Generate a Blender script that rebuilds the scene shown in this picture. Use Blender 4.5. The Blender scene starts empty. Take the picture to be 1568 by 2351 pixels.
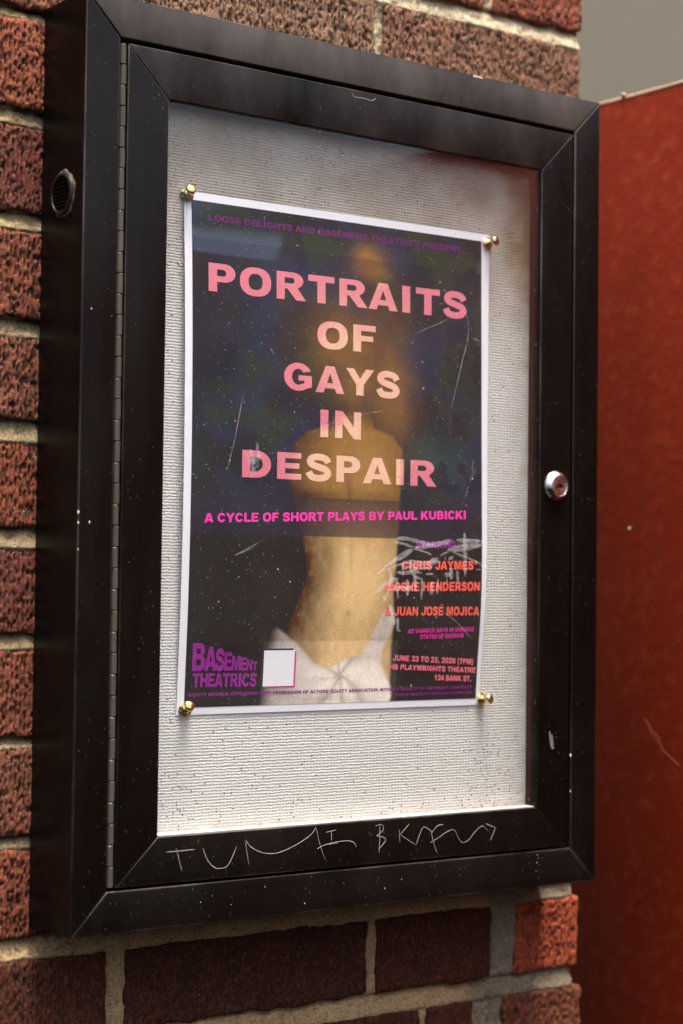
import bpy, bmesh, math, random
import numpy as np
from mathutils import Vector, Euler
from mathutils.geometry import tessellate_polygon

sc = bpy.context.scene
COL = sc.collection
S = 0.586                      # one unit of the working grid (case height) in metres
R = math.radians
D = 0.0924                     # depth of the case, wall face at y = D
W = 0.7562

# ------------------------------------------------------------------ camera
cam_d = bpy.data.cameras.new('camera')
cam = bpy.data.objects.new('camera', cam_d)
COL.objects.link(cam)
cam.location = (-0.9934 * S, -1.7916 * S, 0.3669 * S)
cam.rotation_euler = (1.6107, -0.0120, -0.6423)
cam_d.sensor_width = 36.0
cam_d.lens = 4443.3 / 2351.0 * 36.0
cam_d.clip_start = 0.02
cam_d.clip_end = 200.0
cam_d.dof.use_dof = True
cam_d.dof.focus_distance = 2.20 * S
cam_d.dof.aperture_fstop = 5.0
sc.camera = cam

# ------------------------------------------------------------------ sky, sun, exposure
SUN_EL, SUN_AZ = R(79), R(181)
world = bpy.data.worlds.new('World')
sc.world = world
world.use_nodes = True
wn = world.node_tree
wn.nodes.clear()
sky = wn.nodes.new('ShaderNodeTexSky')
sky.sky_type = 'NISHITA'
sky.sun_disc = False
sky.sun_elevation = SUN_EL
sky.sun_rotation = SUN_AZ
sky.dust_density = 10.0
sky.ozone_density = 0.8
sky.air_density = 1.0
bgn = wn.nodes.new('ShaderNodeBackground')
bgn.inputs['Strength'].default_value = 0.06
wo = wn.nodes.new('ShaderNodeOutputWorld')
wn.links.new(sky.outputs[0], bgn.inputs['Color'])
wn.links.new(bgn.outputs[0], wo.inputs['Surface'])
sun_d = bpy.data.lights.new('sun', 'SUN')
sun_d.energy = 1.5
sun_d.angle = R(22)
sun_d.color = (1.0, 0.92, 0.81)
sun = bpy.data.objects.new('sun', sun_d)
COL.objects.link(sun)
to_sun = Vector((math.sin(SUN_AZ) * math.cos(SUN_EL), math.cos(SUN_AZ) * math.cos(SUN_EL), math.sin(SUN_EL)))
sun.rotation_euler = to_sun.to_track_quat('Z', 'Y').to_euler()
sun.location = to_sun * 6
vs = sc.view_settings
vs.view_transform = 'Standard'
vs.look = 'None'
vs.exposure = 2.9
vs.gamma = 1.0
vs.use_curve_mapping = False

# ------------------------------------------------------------------ noise (numpy)
def vnoise(x, y, seed=0):
    rs = np.random.RandomState(seed)
    T = rs.rand(256, 256)
    xi = np.floor(x).astype(int); yi = np.floor(y).astype(int)
    fx = x - xi; fy = y - yi
    fx = fx * fx * (3 - 2 * fx); fy = fy * fy * (3 - 2 * fy)
    a = T[xi % 256, yi % 256]; b = T[(xi + 1) % 256, yi % 256]
    c = T[xi % 256, (yi + 1) % 256]; d = T[(xi + 1) % 256, (yi + 1) % 256]
    return (a * (1 - fx) + b * fx) * (1 - fy) + (c * (1 - fx) + d * fx) * fy

def fbm(x, y, seed=0, o=4):
    r = 0; a = 0.5; t = 0
    for i in range(o):
        r = r + a * vnoise(x * 2 ** i, y * 2 ** i, seed + i); t += a; a *= 0.5
    return r / t

def sstep(a, b, x):
    t = np.clip((x - a) / (b - a), 0, 1)
    return t * t * (3 - 2 * t)

def lin(r, g, b):
    return tuple((c / 255 / 12.92) if c <= 10 else ((c / 255 + 0.055) / 1.055) ** 2.4 for c in (r, g, b))

# ------------------------------------------------------------------ object helpers
def mesh_obj(name, verts, faces, mat, parent=None, smooth=False, attrs=None):
    """verts in case units, world placed; the object sits at its parent's base"""
    v = np.asarray(verts, float) * S
    off = Vector((0, 0, 0))
    if parent is not None:
        q = parent
        while q is not None:
            off += q.location; q = q.parent
    v = v - np.array(off)
    me = bpy.data.meshes.new(name)
    me.from_pydata(v.tolist(), [], [tuple(int(i) for i in f) for f in faces])
    if smooth:
        me.polygons.foreach_set('use_smooth', [True] * len(me.polygons))
    if attrs:
        for k, a in attrs.items():
            a = np.asarray(a, float)
            if a.ndim == 1:
                at = me.attributes.new(k, 'FLOAT', 'POINT'); at.data.foreach_set('value', a.ravel())
            else:
                at = me.attributes.new(k, 'FLOAT_COLOR', 'POINT')
                if a.shape[1] == 3: a = np.hstack([a, np.ones((len(a), 1))])
                at.data.foreach_set('color', a.ravel())
    me.update()
    ob = bpy.data.objects.new(name, me)
    COL.objects.link(ob)
    if mat: me.materials.append(mat)
    if parent is not None: ob.parent = parent
    return ob

def bm_obj(name, bm, mat, parent=None, smooth=False, mat2=None):
    bm.verts.ensure_lookup_table(); bm.verts.index_update()
    mi = [f.material_index for f in bm.faces]
    v = [tuple(x.co) for x in bm.verts]
    f = [[q.index for q in x.verts] for x in bm.faces]
    bm.free()
    ob = mesh_obj(name, v, f, mat, parent, smooth)
    if mat2 is not None:
        ob.data.materials.append(mat2)
        ob.data.polygons.foreach_set('material_index', mi)
    return ob

def empty(name, loc):
    o = bpy.data.objects.new(name, None)
    COL.objects.link(o)
    o.location = Vector(loc) * S
    o.empty_display_size = 0.05
    return o

def tag(o, label, cat, group=None, kind=None):
    o['label'] = label; o['category'] = cat
    if group: o['group'] = group
    if kind: o['kind'] = kind
    return o

def smooth_by_angle(ob, ang=40):
    me = ob.data
    bm = bmesh.new(); bm.from_mesh(me)
    for f in bm.faces: f.smooth = True
    for e in bm.edges:
        if len(e.link_faces) == 2 and e.calc_face_angle(0) > R(ang): e.smooth = False
    bm.to_mesh(me); bm.free()

def grid_faces(nu, nv):
    """nu columns (fast index) x nv rows"""
    i = np.arange(nu - 1)[None, :] + (np.arange(nv - 1) * nu)[:, None]
    i = i.ravel()
    return np.stack([i, i + 1, i + nu + 1, i + nu], 1)

def add_box(bm, x0, x1, y0, y1, z0, z1, bev=0):
    vs_ = [bm.verts.new(p) for p in ((x0, y0, z0), (x1, y0, z0), (x1, y1, z0), (x0, y1, z0), (x0, y0, z1), (x1, y0, z1), (x1, y1, z1), (x0, y1, z1))]
    fs = [bm.faces.new([vs_[i] for i in q]) for q in ((0, 3, 2, 1), (4, 5, 6, 7), (0, 1, 5, 4), (1, 2, 6, 5), (2, 3, 7, 6), (3, 0, 4, 7))]
    if bev:
        es = list({e for f in fs for e in f.edges})
        bmesh.ops.bevel(bm, geom=es, offset=bev, segments=2, affect='EDGES', profile=0.5)

def add_lathe(bm, prof, origin, axis, seg=28):
    """prof: (radius, distance along axis)"""
    ax = Vector(axis).normalized()
    q = ax.to_track_quat('Z', 'Y')
    rings = []
    for r, h in prof:
        ring = []
        if r < 1e-6:
            ring = [bm.verts.new(Vector(origin) + q @ Vector((0, 0, h)))]
        else:
            for k in range(seg):
                a = 2 * math.pi * k / seg
                ring.append(bm.verts.new(Vector(origin) + q @ Vector((r * math.cos(a), r * math.sin(a), h))))
        rings.append(ring)
    for a, b in zip(rings[:-1], rings[1:]):
        for k in range(seg):
            k2 = (k + 1) % seg
            if len(a) == 1 and len(b) == 1: continue
            if len(a) == 1: bm.faces.new((a[0], b[k], b[k2]))
            elif len(b) == 1: bm.faces.new((a[k], b[0], a[k2]))
            else: bm.faces.new((a[k], b[k], b[k2], a[k2]))

def mitred_ring(bm, o, i, y0, y1, bev, side=None):
    """four mitred bars between rectangles o and i = (x0,z0,x1,z1), y0 front, y1 back"""
    O = [(o[0], o[1]), (o[2], o[1]), (o[2], o[3]), (o[0], o[3])]
    I = [(i[0], i[1]), (i[2], i[1]), (i[2], i[3]), (i[0], i[3])]
    for k in range(4):
        k2 = (k + 1) % 4
        if side is not None and k not in side: continue
        # a hair's gap at the mitre
        q = [Vector(O[k]), Vector(O[k2]), Vector(I[k2]), Vector(I[k])]
        d = (q[1] - q[0]).normalized() * 0.00035
        q[0] = q[0] + d; q[3] = q[3] + d; q[1] = q[1] - d; q[2] = q[2] - d
        fv = [bm.verts.new((p.x, y0, p.y)) for p in q]
        bv = [bm.verts.new((p.x, y1, p.y)) for p in q]
        fs = [bm.faces.new(fv), bm.faces.new(bv[::-1])]
        for a in range(4):
            b = (a + 1) % 4
            fs.append(bm.faces.new((fv[b], fv[a], bv[a], bv[b])))
        es = list(fs[0].edges)
        bmesh.ops.bevel(bm, geom=es, offset=bev, segments=3, affect='EDGES', profile=0.5, material=1)
    bmesh.ops.recalc_face_normals(bm, faces=bm.faces)

# ------------------------------------------------------------------ materials
def new_mat(name):
    m = bpy.data.materials.new(name); m.use_nodes = True
    nt = m.node_tree
    b = nt.nodes['Principled BSDF']
    return m, nt, b
def nd(nt, t, **k):
    n = nt.nodes.new(t)
    for a, v in k.items(): setattr(n, a, v)
    return n
def L(nt, a, b): nt.links.new(a, b)
def obj_co(nt, scale=(1, 1, 1)):
    tc = nd(nt, 'ShaderNodeTexCoord'); mp = nd(nt, 'ShaderNodeMapping')
    mp.inputs['Scale'].default_value = scale
    L(nt, tc.outputs['Object'], mp.inputs['Vector'])
    return mp.outputs[0]
def noise(nt, co, scale, detail=4, rough=0.5):
    n = nd(nt, 'ShaderNodeTexNoise'); n.inputs['Scale'].default_value = scale
    n.inputs['Detail'].default_value = detail; n.inputs['Roughness'].default_value = rough
    L(nt, co, n.inputs['Vector']); return n.outputs['Fac']
def ramp(nt, fac, stops):
    r = nd(nt, 'ShaderNodeValToRGB')
    e = r.color_ramp.elements
    while len(e) > 1: e.remove(e[-1])
    for k, (p, c) in enumerate(stops):
        q = e[0] if k == 0 else e.new(p)
        q.position = p
        if not hasattr(c, '__len__'): c = (c, c, c)
        q.color = (*c[:3], 1)
    L(nt, fac, r.inputs[0]); return r.outputs[0]
def mixc(nt, fac, a, b, mode='MIX'):
    m = nd(nt, 'ShaderNodeMix', data_type='RGBA', blend_type=mode)
    for s, v in ((m.inputs[0], fac), (m.inputs[6], a), (m.inputs[7], b)):
        if hasattr(v, 'is_output') or hasattr(v, 'links'): L(nt, v, s)
        elif hasattr(v, '__len__'): s.default_value = (*v[:3], 1)
        else: s.default_value = v
    return m.outputs[2]
def math_n(nt, op, a, b=0.5, clamp=False):
    m = nd(nt, 'ShaderNodeMath', operation=op, use_clamp=clamp)
    for s, v in ((m.inputs[0], a), (m.inputs[1], b)):
        if hasattr(v, 'links'): L(nt, v, s)
        else: s.default_value = v
    return m.outputs[0]
def bump(nt, h, strength, dist, prev=None):
    b = nd(nt, 'ShaderNodeBump'); b.inputs['Strength'].default_value = strength
    b.inputs['Distance'].default_value = dist
    L(nt, h, b.inputs['Height'])
    if prev is not None: L(nt, prev, b.inputs['Normal'])
    return b.outputs[0]
def attr(nt, name):
    a = nd(nt, 'ShaderNodeAttribute'); a.attribute_name = name; return a

def specks(nt, co, scale, size, dens):
    """fine scattered flecks, 0..1"""
    v = nd(nt, 'ShaderNodeTexVoronoi'); v.inputs['Scale'].default_value = scale
    L(nt, co, v.inputs['Vector'])
    d = math_n(nt, 'LESS_THAN', v.outputs['Distance'], size)
    sp = nd(nt, 'ShaderNodeSeparateColor'); L(nt, v.outputs['Color'], sp.inputs[0])
    k = math_n(nt, 'LESS_THAN', sp.outputs[0], dens)
    return math_n(nt, 'MULTIPLY', d, k)

def bronze(name, stretch, base=(0.0042, 0.0031, 0.0025), rough=0.29, bloom=(0.44, 0.78), bloom_col=(0.013, 0.0112, 0.010), bloom_f=0.55, bz=0.45, sd=1.0):
    m, nt, b = new_mat(name)
    co = obj_co(nt)
    cs = obj_co(nt, stretch)
    streak = noise(nt, cs, 60, 5, 0.65)
    blot = noise(nt, obj_co(nt, (1, 1, bz)), 14, 6, 0.65)
    wear_sheen = ramp(nt, blot, [(bloom[0], 0.0), (bloom[1], 1.0)])
    c = mixc(nt, streak, tuple(x * 0.55 for x in base), tuple(x * 1.5 for x in base))
    c = mixc(nt, math_n(nt, 'MULTIPLY', wear_sheen, bloom_f), c, bloom_col)
    cv = obj_co(nt, (1, 1, 0.6))
    s1 = specks(nt, cv, 620, 0.22, 0.05 * sd)
    s2 = specks(nt, cv, 330, 0.13, 0.014 * sd)
    sp = math_n(nt, 'MAXIMUM', s1, s2)
    sp = math_n(nt, 'MULTIPLY', sp, ramp(nt, noise(nt, co, 17, 3), [(0.35, 0.15), (0.65, 1.0)]))
    c = mixc(nt, math_n(nt, 'MULTIPLY', sp, 0.45), c, (0.20, 0.16, 0.11))
    L(nt, c, b.inputs['Base Color'])
    b.inputs['Metallic'].default_value = 0.25
    r = math_n(nt, 'ADD', math_n(nt, 'MULTIPLY', streak, 0.16), math_n(nt, 'MULTIPLY', blot, 0.22))
    r = math_n(nt, 'ADD', r, rough - 0.17)
    L(nt, r, b.inputs['Roughness'])
    b.inputs['Specular IOR Level'].default_value = 0.17
    L(nt, bump(nt, streak, 0.10, 0.0006), b.inputs['Normal'])
    return m
M_bronze = bronze('bronze_anodised', (1, 1, 0.06))
M_bronze_h = bronze('bronze_anodised_horizontal', (0.06, 1, 1), sd=1.9)
M_bronze_dt = bronze('bronze_anodised_door_top', (0.06, 1, 1), bloom=(0.34, 0.7), bloom_col=(0.044, 0.038, 0.037), bloom_f=0.85)  # milder version of the top rail's scuffing and painted sky sheen
M_bronze_top = bronze('bronze_weathered_sky_sheen', (0.06, 1, 1), bloom=(0.22, 0.62), bloom_col=(0.088, 0.077, 0.070), bloom_f=0.9)  # scuffed oxide, plus the sky's reflection painted in as a paler colour
M_edge = bronze('bronze_worn_edge', (1, 1, 1), base=(0.009, 0.0078, 0.0068), rough=0.42, bloom=(0.46, 0.72), bloom_col=(0.075, 0.066, 0.058), bloom_f=0.85)
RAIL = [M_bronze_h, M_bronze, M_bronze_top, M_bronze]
M_hinge = bronze('hinge_bronze', (1, 1, 0.2), base=(0.075, 0.064, 0.056), rough=0.34)

def plain(name, col, rough=0.6, metal=0.0, spec=0.5):
    m, nt, b = new_mat(name)
    co = obj_co(nt)
    n = noise(nt, co, 90, 4)
    c = mixc(nt, n, tuple(x * 0.8 for x in col), tuple(min(1, x * 1.2) for x in col))
    L(nt, c, b.inputs['Base Color'])
    b.inputs['Roughness'].default_value = rough
    b.inputs['Metallic'].default_value = metal
    b.inputs['Specular IOR Level'].default_value = spec
    return m
M_black = plain('black_rubber', (0.004, 0.004, 0.004), 0.9, 0.0, 0.05)
M_dark = plain('dark_inner_metal', (0.022, 0.016, 0.012), 0.7, 0.0, 0.12)
M_scratch = plain('bare_scratched_metal', (0.25, 0.235, 0.22), 0.5)
M_pale = plain('pale_paint_fleck', (0.36, 0.32, 0.26), 0.7)
M_ledge = plain('dusty_white_bead', (0.62, 0.56, 0.53), 0.55)

def brass():
    m, nt, b = new_mat('polished_brass')
    co = obj_co(nt)
    n = noise(nt, co, 700, 3)
    c = mixc(nt, n, (0.62, 0.42, 0.13), (0.86, 0.64, 0.27))
    L(nt, c, b.inputs['Base Color'])
    b.inputs['Metallic'].default_value = 1
    b.inputs['Roughness'].default_value = 0.17
    return m
M_brass = brass()
def chrome():
    m, nt, b = new_mat('worn_chrome')
    co = obj_co(nt)
    n = noise(nt, co, 260, 4)
    L(nt, mixc(nt, n, (0.55, 0.54, 0.54), (0.82, 0.81, 0.80)), b.inputs['Base Color'])
    b.inputs['Metallic'].default_value = 1
    L(nt, ramp(nt, n, [(0.3, 0.2), (0.8, 0.42)]), b.inputs['Roughness'])
    return m
M_chrome = chrome()

def brick_mat():
    m, nt, b = new_mat('raked_brick')
    co = obj_co(nt)
    t = attr(nt, 'tint').outputs['Color']
    pit = attr(nt, 'pit').outputs['Fac']
    n1 = noise(nt, co, 38, 6, 0.65)
    n2 = noise(nt, co, 420, 5, 0.7)
    c = mixc(nt, n1, (0.55, 0.52, 0.5), (1.35, 1.28, 1.25))
    c = mixc(nt, 1.0, t, c, 'MULTIPLY')
    c = mixc(nt, ramp(nt, n2, [(0.48, 0.0), (0.66, 0.75)]), c, mixc(nt, 0.22, mixc(nt, 1.0, c, (1.9, 1.75, 1.65), 'MULTIPLY'), (0.30, 0.21, 0.15)))
    c = mixc(nt, ramp(nt, noise(nt, obj_co(nt, (1, 1, 0.35)), 300, 5, 0.7), [(0.34, 0.6), (0.46, 0.0)]), c, (0.028, 0.02, 0.017))
    g9 = noise(nt, obj_co(nt, (1, 1, 0.55)), 850, 4, 0.75)
    c = mixc(nt, ramp(nt, g9, [(0.36, 0.8), (0.47, 0.0)]), c, (0.03, 0.02, 0.016))
    c = mixc(nt, ramp(nt, g9, [(0.56, 0.0), (0.70, 0.55)]), c, mixc(nt, 1.0, c, (2.1, 2.0, 1.95), 'MULTIPLY'))
    c = mixc(nt, math_n(nt, 'MULTIPLY', pit, 0.66, True), c, (0.016, 0.011, 0.009))
    L(nt, c, b.inputs['Base Color'])
    b.inputs['Roughness'].default_value = 0.85
    b.inputs['Specular IOR Level'].default_value = 0.12
    h = bump(nt, n2, 0.7, 0.0012)
    h = bump(nt, noise(nt, co, 950, 4, 0.7), 0.8, 0.0009, h)
    L(nt, h, b.inputs['Normal'])
    return m
M_brick = brick_mat()

def mortar_mat():
    m, nt, b = new_mat('sandy_mortar')
    co = obj_co(nt)
    t = attr(nt, 'tint').outputs['Color']
    n1 = noise(nt, co, 26, 5, 0.6)
    n2 = noise(nt, co, 520, 4, 0.75)
    c = mixc(nt, n1, (0.66, 0.60, 0.5), (1.2, 1.2, 1.2))
    c = mixc(nt, 1.0, t, c, 'MULTIPLY')
    c = mixc(nt, ramp(nt, n2, [(0.36, 0.8), (0.5, 0.0)]), c, (0.08, 0.058, 0.036))
    c = mixc(nt, ramp(nt, n2, [(0.58, 0.0), (0.72, 0.6)]), c, (0.58, 0.54, 0.45))
    L(nt, c, b.inputs['Base Color'])
    b.inputs['Roughness'].default_value = 0.9
    b.inputs['Specular IOR Level'].default_value = 0.25
    h = bump(nt, noise(nt, co, 900, 3, 0.7), 0.8, 0.001)
    L(nt, bump(nt, n2, 1.0, 0.0026, h), b.inputs['Normal'])
    return m
M_mortar = mortar_mat()

def board_mat():
    m, nt, b = new_mat('off_white_woven_board')
    co = obj_co(nt)
    # woven canvas: horizontal ribs broken up along their length
    wv = nd(nt, 'ShaderNodeTexWave', wave_type='BANDS', bands_direction='Z', wave_profile='SIN')
    wv.inputs['Scale'].default_value = 160; wv.inputs['Distortion'].default_value = 2.9
    wv.inputs['Detail'].default_value = 2.0; wv.inputs['Detail Scale'].default_value = 2.6
    L(nt, co, wv.inputs['Vector'])
    wx = nd(nt, 'ShaderNodeTexWave', wave_type='BANDS', bands_direction='X', wave_profile='SIN')
    wx.inputs['Scale'].default_value = 112; wx.inputs['Distortion'].default_value = 2.6
    wx.inputs['Detail'].default_value = 2
    L(nt, co, wx.inputs['Vector'])
    n = noise(nt, co, 330, 4, 0.65)
    h = math_n(nt, 'ADD', wv.outputs['Fac'], math_n(nt, 'MULTIPLY', wx.outputs['Fac'], 0.36))
    h = math_n(nt, 'ADD', h, math_n(nt, 'MULTIPLY', n, 1.5))
    nb = noise(nt, co, 9, 4)
    c = mixc(nt, nb, (0.53, 0.54, 0.525), (0.62, 0.635, 0.625))
    # dirt flecks gathered along the left and lower right of the board
    at = attr(nt, 'dirt').outputs['Fac']
    vr = nd(nt, 'ShaderNodeTexVoronoi'); vr.inputs['Scale'].default_value = 430
    L(nt, co, vr.inputs['Vector'])
    spc = nd(nt, 'ShaderNodeSeparateColor'); L(nt, vr.outputs['Color'], spc.inputs[0])
    f = math_n(nt, 'MULTIPLY', math_n(nt, 'LESS_THAN', vr.outputs['Distance'], 0.30), math_n(nt, 'LESS_THAN', spc.outputs[1], at))
    c = mixc(nt, math_n(nt, 'MULTIPLY', f, 0.8), c, (0.06, 0.045, 0.03))
    c = mixc(nt, ramp(nt, h, [(0.6, 0.30), (1.3, 0.0)]), c, (0.28, 0.25, 0.20))
    st = attr(nt, 'stain_shade').outputs['Fac']
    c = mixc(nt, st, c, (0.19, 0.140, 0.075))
    L(nt, c, b.inputs['Base Color'])
    b.inputs['Roughness'].default_value = 0.42
    L(nt, bump(nt, h, 0.33, 0.0007), b.inputs['Normal'])
    return m
M_board = board_mat()

def paper_mat(name, use_attr):
    m, nt, b = new_mat(name)
    co = obj_co(nt)
    n = noise(nt, co, 900, 3, 0.6)
    if use_attr:
        c0 = attr(nt, 'ink').outputs['Color']
        g = noise(nt, co, 1500, 2, 0.5)
        c = mixc(nt, 1.0, c0, mixc(nt, g, (0.45, 0.45, 0.45), (1.55, 1.55, 1.55)), 'MULTIPLY')
    else:
        c = mixc(nt, n, (0.76, 0.785, 0.86), (0.82, 0.845, 0.92))
    L(nt, c, b.inputs['Base Color'])
    b.inputs['Roughness'].default_value = 0.6
    b.inputs['Specular IOR Level'].default_value = 0.2
    L(nt, bump(nt, n, 0.05, 0.0003), b.inputs['Normal'])
    return m
M_paper = paper_mat('white_paper', False)
M_ink = paper_mat('printed_ink', True)

def glass_mat():
    m, nt, b = new_mat('dusty_glazing')
    nt.nodes.remove(b)
    out = [n for n in nt.nodes if n.type == 'OUTPUT_MATERIAL'][0]
    co = obj_co(nt)
    tr = nd(nt, 'ShaderNodeBsdfTransparent'); tr.inputs[0].default_value = (0.992, 0.994, 0.99, 1)
    gl = nd(nt, 'ShaderNodeBsdfGlossy'); gl.inputs['Roughness'].default_value = 0.06
    fr = nd(nt, 'ShaderNodeFresnel'); fr.inputs[0].default_value = 1.45
    m1 = nd(nt, 'ShaderNodeMixShader')
    L(nt, math_n(nt, 'MULTIPLY', fr.outputs[0], 0.4), m1.inputs[0]); L(nt, tr.outputs[0], m1.inputs[1]); L(nt, gl.outputs[0], m1.inputs[2])
    df = nd(nt, 'ShaderNodeBsdfDiffuse'); df.inputs[0].default_value = (0.62, 0.60, 0.56, 1)
    film = math_n(nt, 'MULTIPLY', ramp(nt, noise(nt, co, 22, 5, 0.65), [(0.35, 0.1), (0.8, 1.0)]), 0.012)
    m2 = nd(nt, 'ShaderNodeMixShader')
    L(nt, film, m2.inputs[0]); L(nt, m1.outputs[0], m2.inputs[1]); L(nt, df.outputs[0], m2.inputs[2])
    L(nt, m2.outputs[0], out.inputs['Surface'])
    return m
M_glass = glass_mat()
def scuff_mat(name, opac, col):
    m, nt, b = new_mat(name)
    nt.nodes.remove(b)
    out = [n for n in nt.nodes if n.type == 'OUTPUT_MATERIAL'][0]
    co = obj_co(nt)
    tr = nd(nt, 'ShaderNodeBsdfTransparent')
    df = nd(nt, 'ShaderNodeBsdfDiffuse'); df.inputs[0].default_value = (*col, 1)
    m1 = nd(nt, 'ShaderNodeMixShader')
    L(nt, ramp(nt, noise(nt, co, 420, 3, 0.7), [(0.3, opac * 0.25), (0.72, opac)]), m1.inputs[0])
    L(nt, tr.outputs[0], m1.inputs[1]); L(nt, df.outputs[0], m1.inputs[2])
    L(nt, m1.outputs[0], out.inputs['Surface'])
    return m
M_scuff = scuff_mat('glass_scuff', 0.26, (0.72, 0.7, 0.7))
M_scuff_fine = scuff_mat('glass_fine_scratch', 0.3, (0.75, 0.74, 0.72))
M_dust = scuff_mat('dust', 0.75, (0.66, 0.64, 0.6))

def red_mat():
    m, nt, b = new_mat('red_gloss_paint')
    co = obj_co(nt)
    n1 = noise(nt, co, 7, 5, 0.6)
    n2 = noise(nt, co, 95, 3, 0.5)
    n3 = noise(nt, co, 300, 3, 0.5)
    c = mixc(nt, n1, (0.135, 0.0085, 0.0025), (0.20, 0.020, 0.0048))
    c = mixc(nt, ramp(nt, n2, [(0.52, 0.0), (0.75, 0.45)]), c, (0.25, 0.048, 0.014))
    L(nt, c, b.inputs['Base Color'])
    b.inputs['Specular IOR Level'].default_value = 0.2
    b.inputs['Roughness'].default_value = 0.5
    h = math_n(nt, 'ADD', n2, math_n(nt, 'MULTIPLY', n3, 0.3))
    L(nt, bump(nt, h, 0.28, 0.002), b.inputs['Normal'])
    return m
M_red = red_mat()
M_rim = plain('bare_pale_edge', (0.26, 0.16, 0.105), 0.7)
M_orange = plain('orange_underpaint', (0.24, 0.045, 0.016), 0.6)
M_far = plain('grey_olive_render', (0.112, 0.101, 0.076), 0.85)

# ------------------------------------------------------------------ far wall
bm = bmesh.new()
add_box(bm, -2.0, 9.0, 3.4, 3.8, -3.0, 4.5, 0.01)
o = bm_obj('far_wall', bm, M_far)
tag(o, 'plain grey olive rendered wall far behind the red panel, out of focus', 'wall')

# ------------------------------------------------------------------ brick wall
wall = empty('brick_wall', (0.0, D + 0.3, -0.9))
tag(wall, 'raked red brick wall with sandy mortar carrying the display case', 'wall')

# courses: (top, bottom); below and above are continued evenly
courses = [(1.2445, 1.145), (1.124, 1.0165 - 0.008 + 0.0)]
tops = [(1.2390, 1.1370), (1.0985, 0.9985), (0.9840, 0.8869), (0.8678, 0.7732), (0.7522, 0.6565), (0.6351, 0.5463),
        (0.5202, 0.4308), (0.4057, 0.3160), (0.2972, 0.2031), (0.1909, 0.0984), (0.0820, -0.0116),
        (-0.0372, -0.1275), (-0.1545, -0.2470)]
tops[0] = (1.2200, 1.1235)
zt, zb = tops[0][0], tops[-1][1]
lowz = zb
extra_up = [(zt + 0.018 + 0.1145 * k + 0.0965, zt + 0.018 + 0.1145 * k) for k in range(3)]
extra_dn = [(zb - 0.022 - 0.1145 * k, zb - 0.022 - 0.1145 * k - 0.0925) for k in range(4)]
BV = []; BF = []; BT = []; BP = []
bn = 0
rng = random.Random(4)

def add_brick(x0, x1, z0, z1, tint, rough=1.0, fine=True, seed=0):
    global bn
    step = 0.00115 if fine else 0.02
    nx = max(3, int((x1 - x0) / step) + 1); nz = max(3, int((z1 - z0) / (step * (1.7 if fine else 1))) + 1)
    X, Z = np.meshgrid(np.linspace(x0, x1, nx), np.linspace(z0, z1, nz))
    dx = np.minimum(X - x0, x1 - X); dz = np.minimum(Z - z0, z1 - Z)
    d = np.minimum(dx, dz)
    cr = np.maximum(0, 1 - np.hypot(np.maximum(0, 0.006 - dx), np.maximum(0, 0.006 - dz)) / 0.0085)
    ed = np.clip(1 - cr, 0, 1)
    edge = 0.0042 * ed ** 2.2 * (0.6 + 0.9 * vnoise(X * 70, Z * 70, seed + 31))
    # vertical raked grooves, broken into pits
    wob = 0.0012 * (vnoise(X * 40, Z * 26, seed + 3) - .5)
    fr = (X + wob + 0.0005 * vnoise(X * 0 + 3, Z * 150, seed)) / 0.0054
    tri = np.abs(fr - np.floor(fr) - 0.5) * 2           # 0 in the middle of a groove
    lane = np.floor(fr)
    brk = 0.7 * vnoise(lane * 7.3 + 0.5, Z * 210, seed + 5) + 0.3 * vnoise(X * 30, Z * 30, seed + 6)
    groove = np.clip(1 - tri / 0.70, 0, 1) * (0.08 + 0.92 * sstep(0.42, 0.62, brk))
    pits = sstep(0.56, 0.70, fbm(X * 380, Z * 210, seed + 9, 2))
    big = sstep(0.74, 0.88, vnoise(X * 95, Z * 80, seed + 15))
    h = 0.0030 * groove + 0.0018 * pits + 0.0022 * big * (0.4 + pits)
    h = h * rough + 0.0016 * (fbm(X * 60, Z * 60, seed + 21, 3) - 0.5) + 0.002 * (vnoise(X * 9, Z * 9, seed + 2) - .5)
    Y = D + edge + np.maximum(h, -0.002)
    jx = 0.0055 * ed * (fbm(X * 45, Z * 45, seed + 41, 4) - 0.5) * 2
    jz = 0.0065 * ed * (fbm(X * 38, Z * 45, seed + 47, 4) - 0.5) * 2
    if not fine: jx *= 0; jz *= 0
    P = np.stack([X + jx, Y, Z + jz], -1).reshape(-1, 3)
    F = grid_faces(nx, nz)
    # skirt into the joint
    idx = np.arange(nx * nz).reshape(nz, nx)
    loop = np.concatenate([idx[0, :], idx[1:, -1], idx[-1, -2::-1], idx[-2:0:-1, 0]])
    sk = P[loop].copy(); sk[:, 1] = D + 0.05
    n0 = len(P); m = len(loop)
    q = np.arange(m)
    SF = np.stack([loop[q], n0 + q, n0 + (q + 1) % m, loop[(q + 1) % m]], 1)
    pit = np.clip((groove * 0.75 + pits * 0.8 + big * 0.5), 0, 1).ravel() * min(1, rough + 0.1)
    BV.append(np.vstack([P, sk])); BF.append(np.vstack([F, SF]) + bn)
    BP.append(np.concatenate([pit, np.zeros(m)]))
    t = np.tile(np.array(tint), (n0 + m, 1))
    BT.append(t)
    bn += n0 + m

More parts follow.
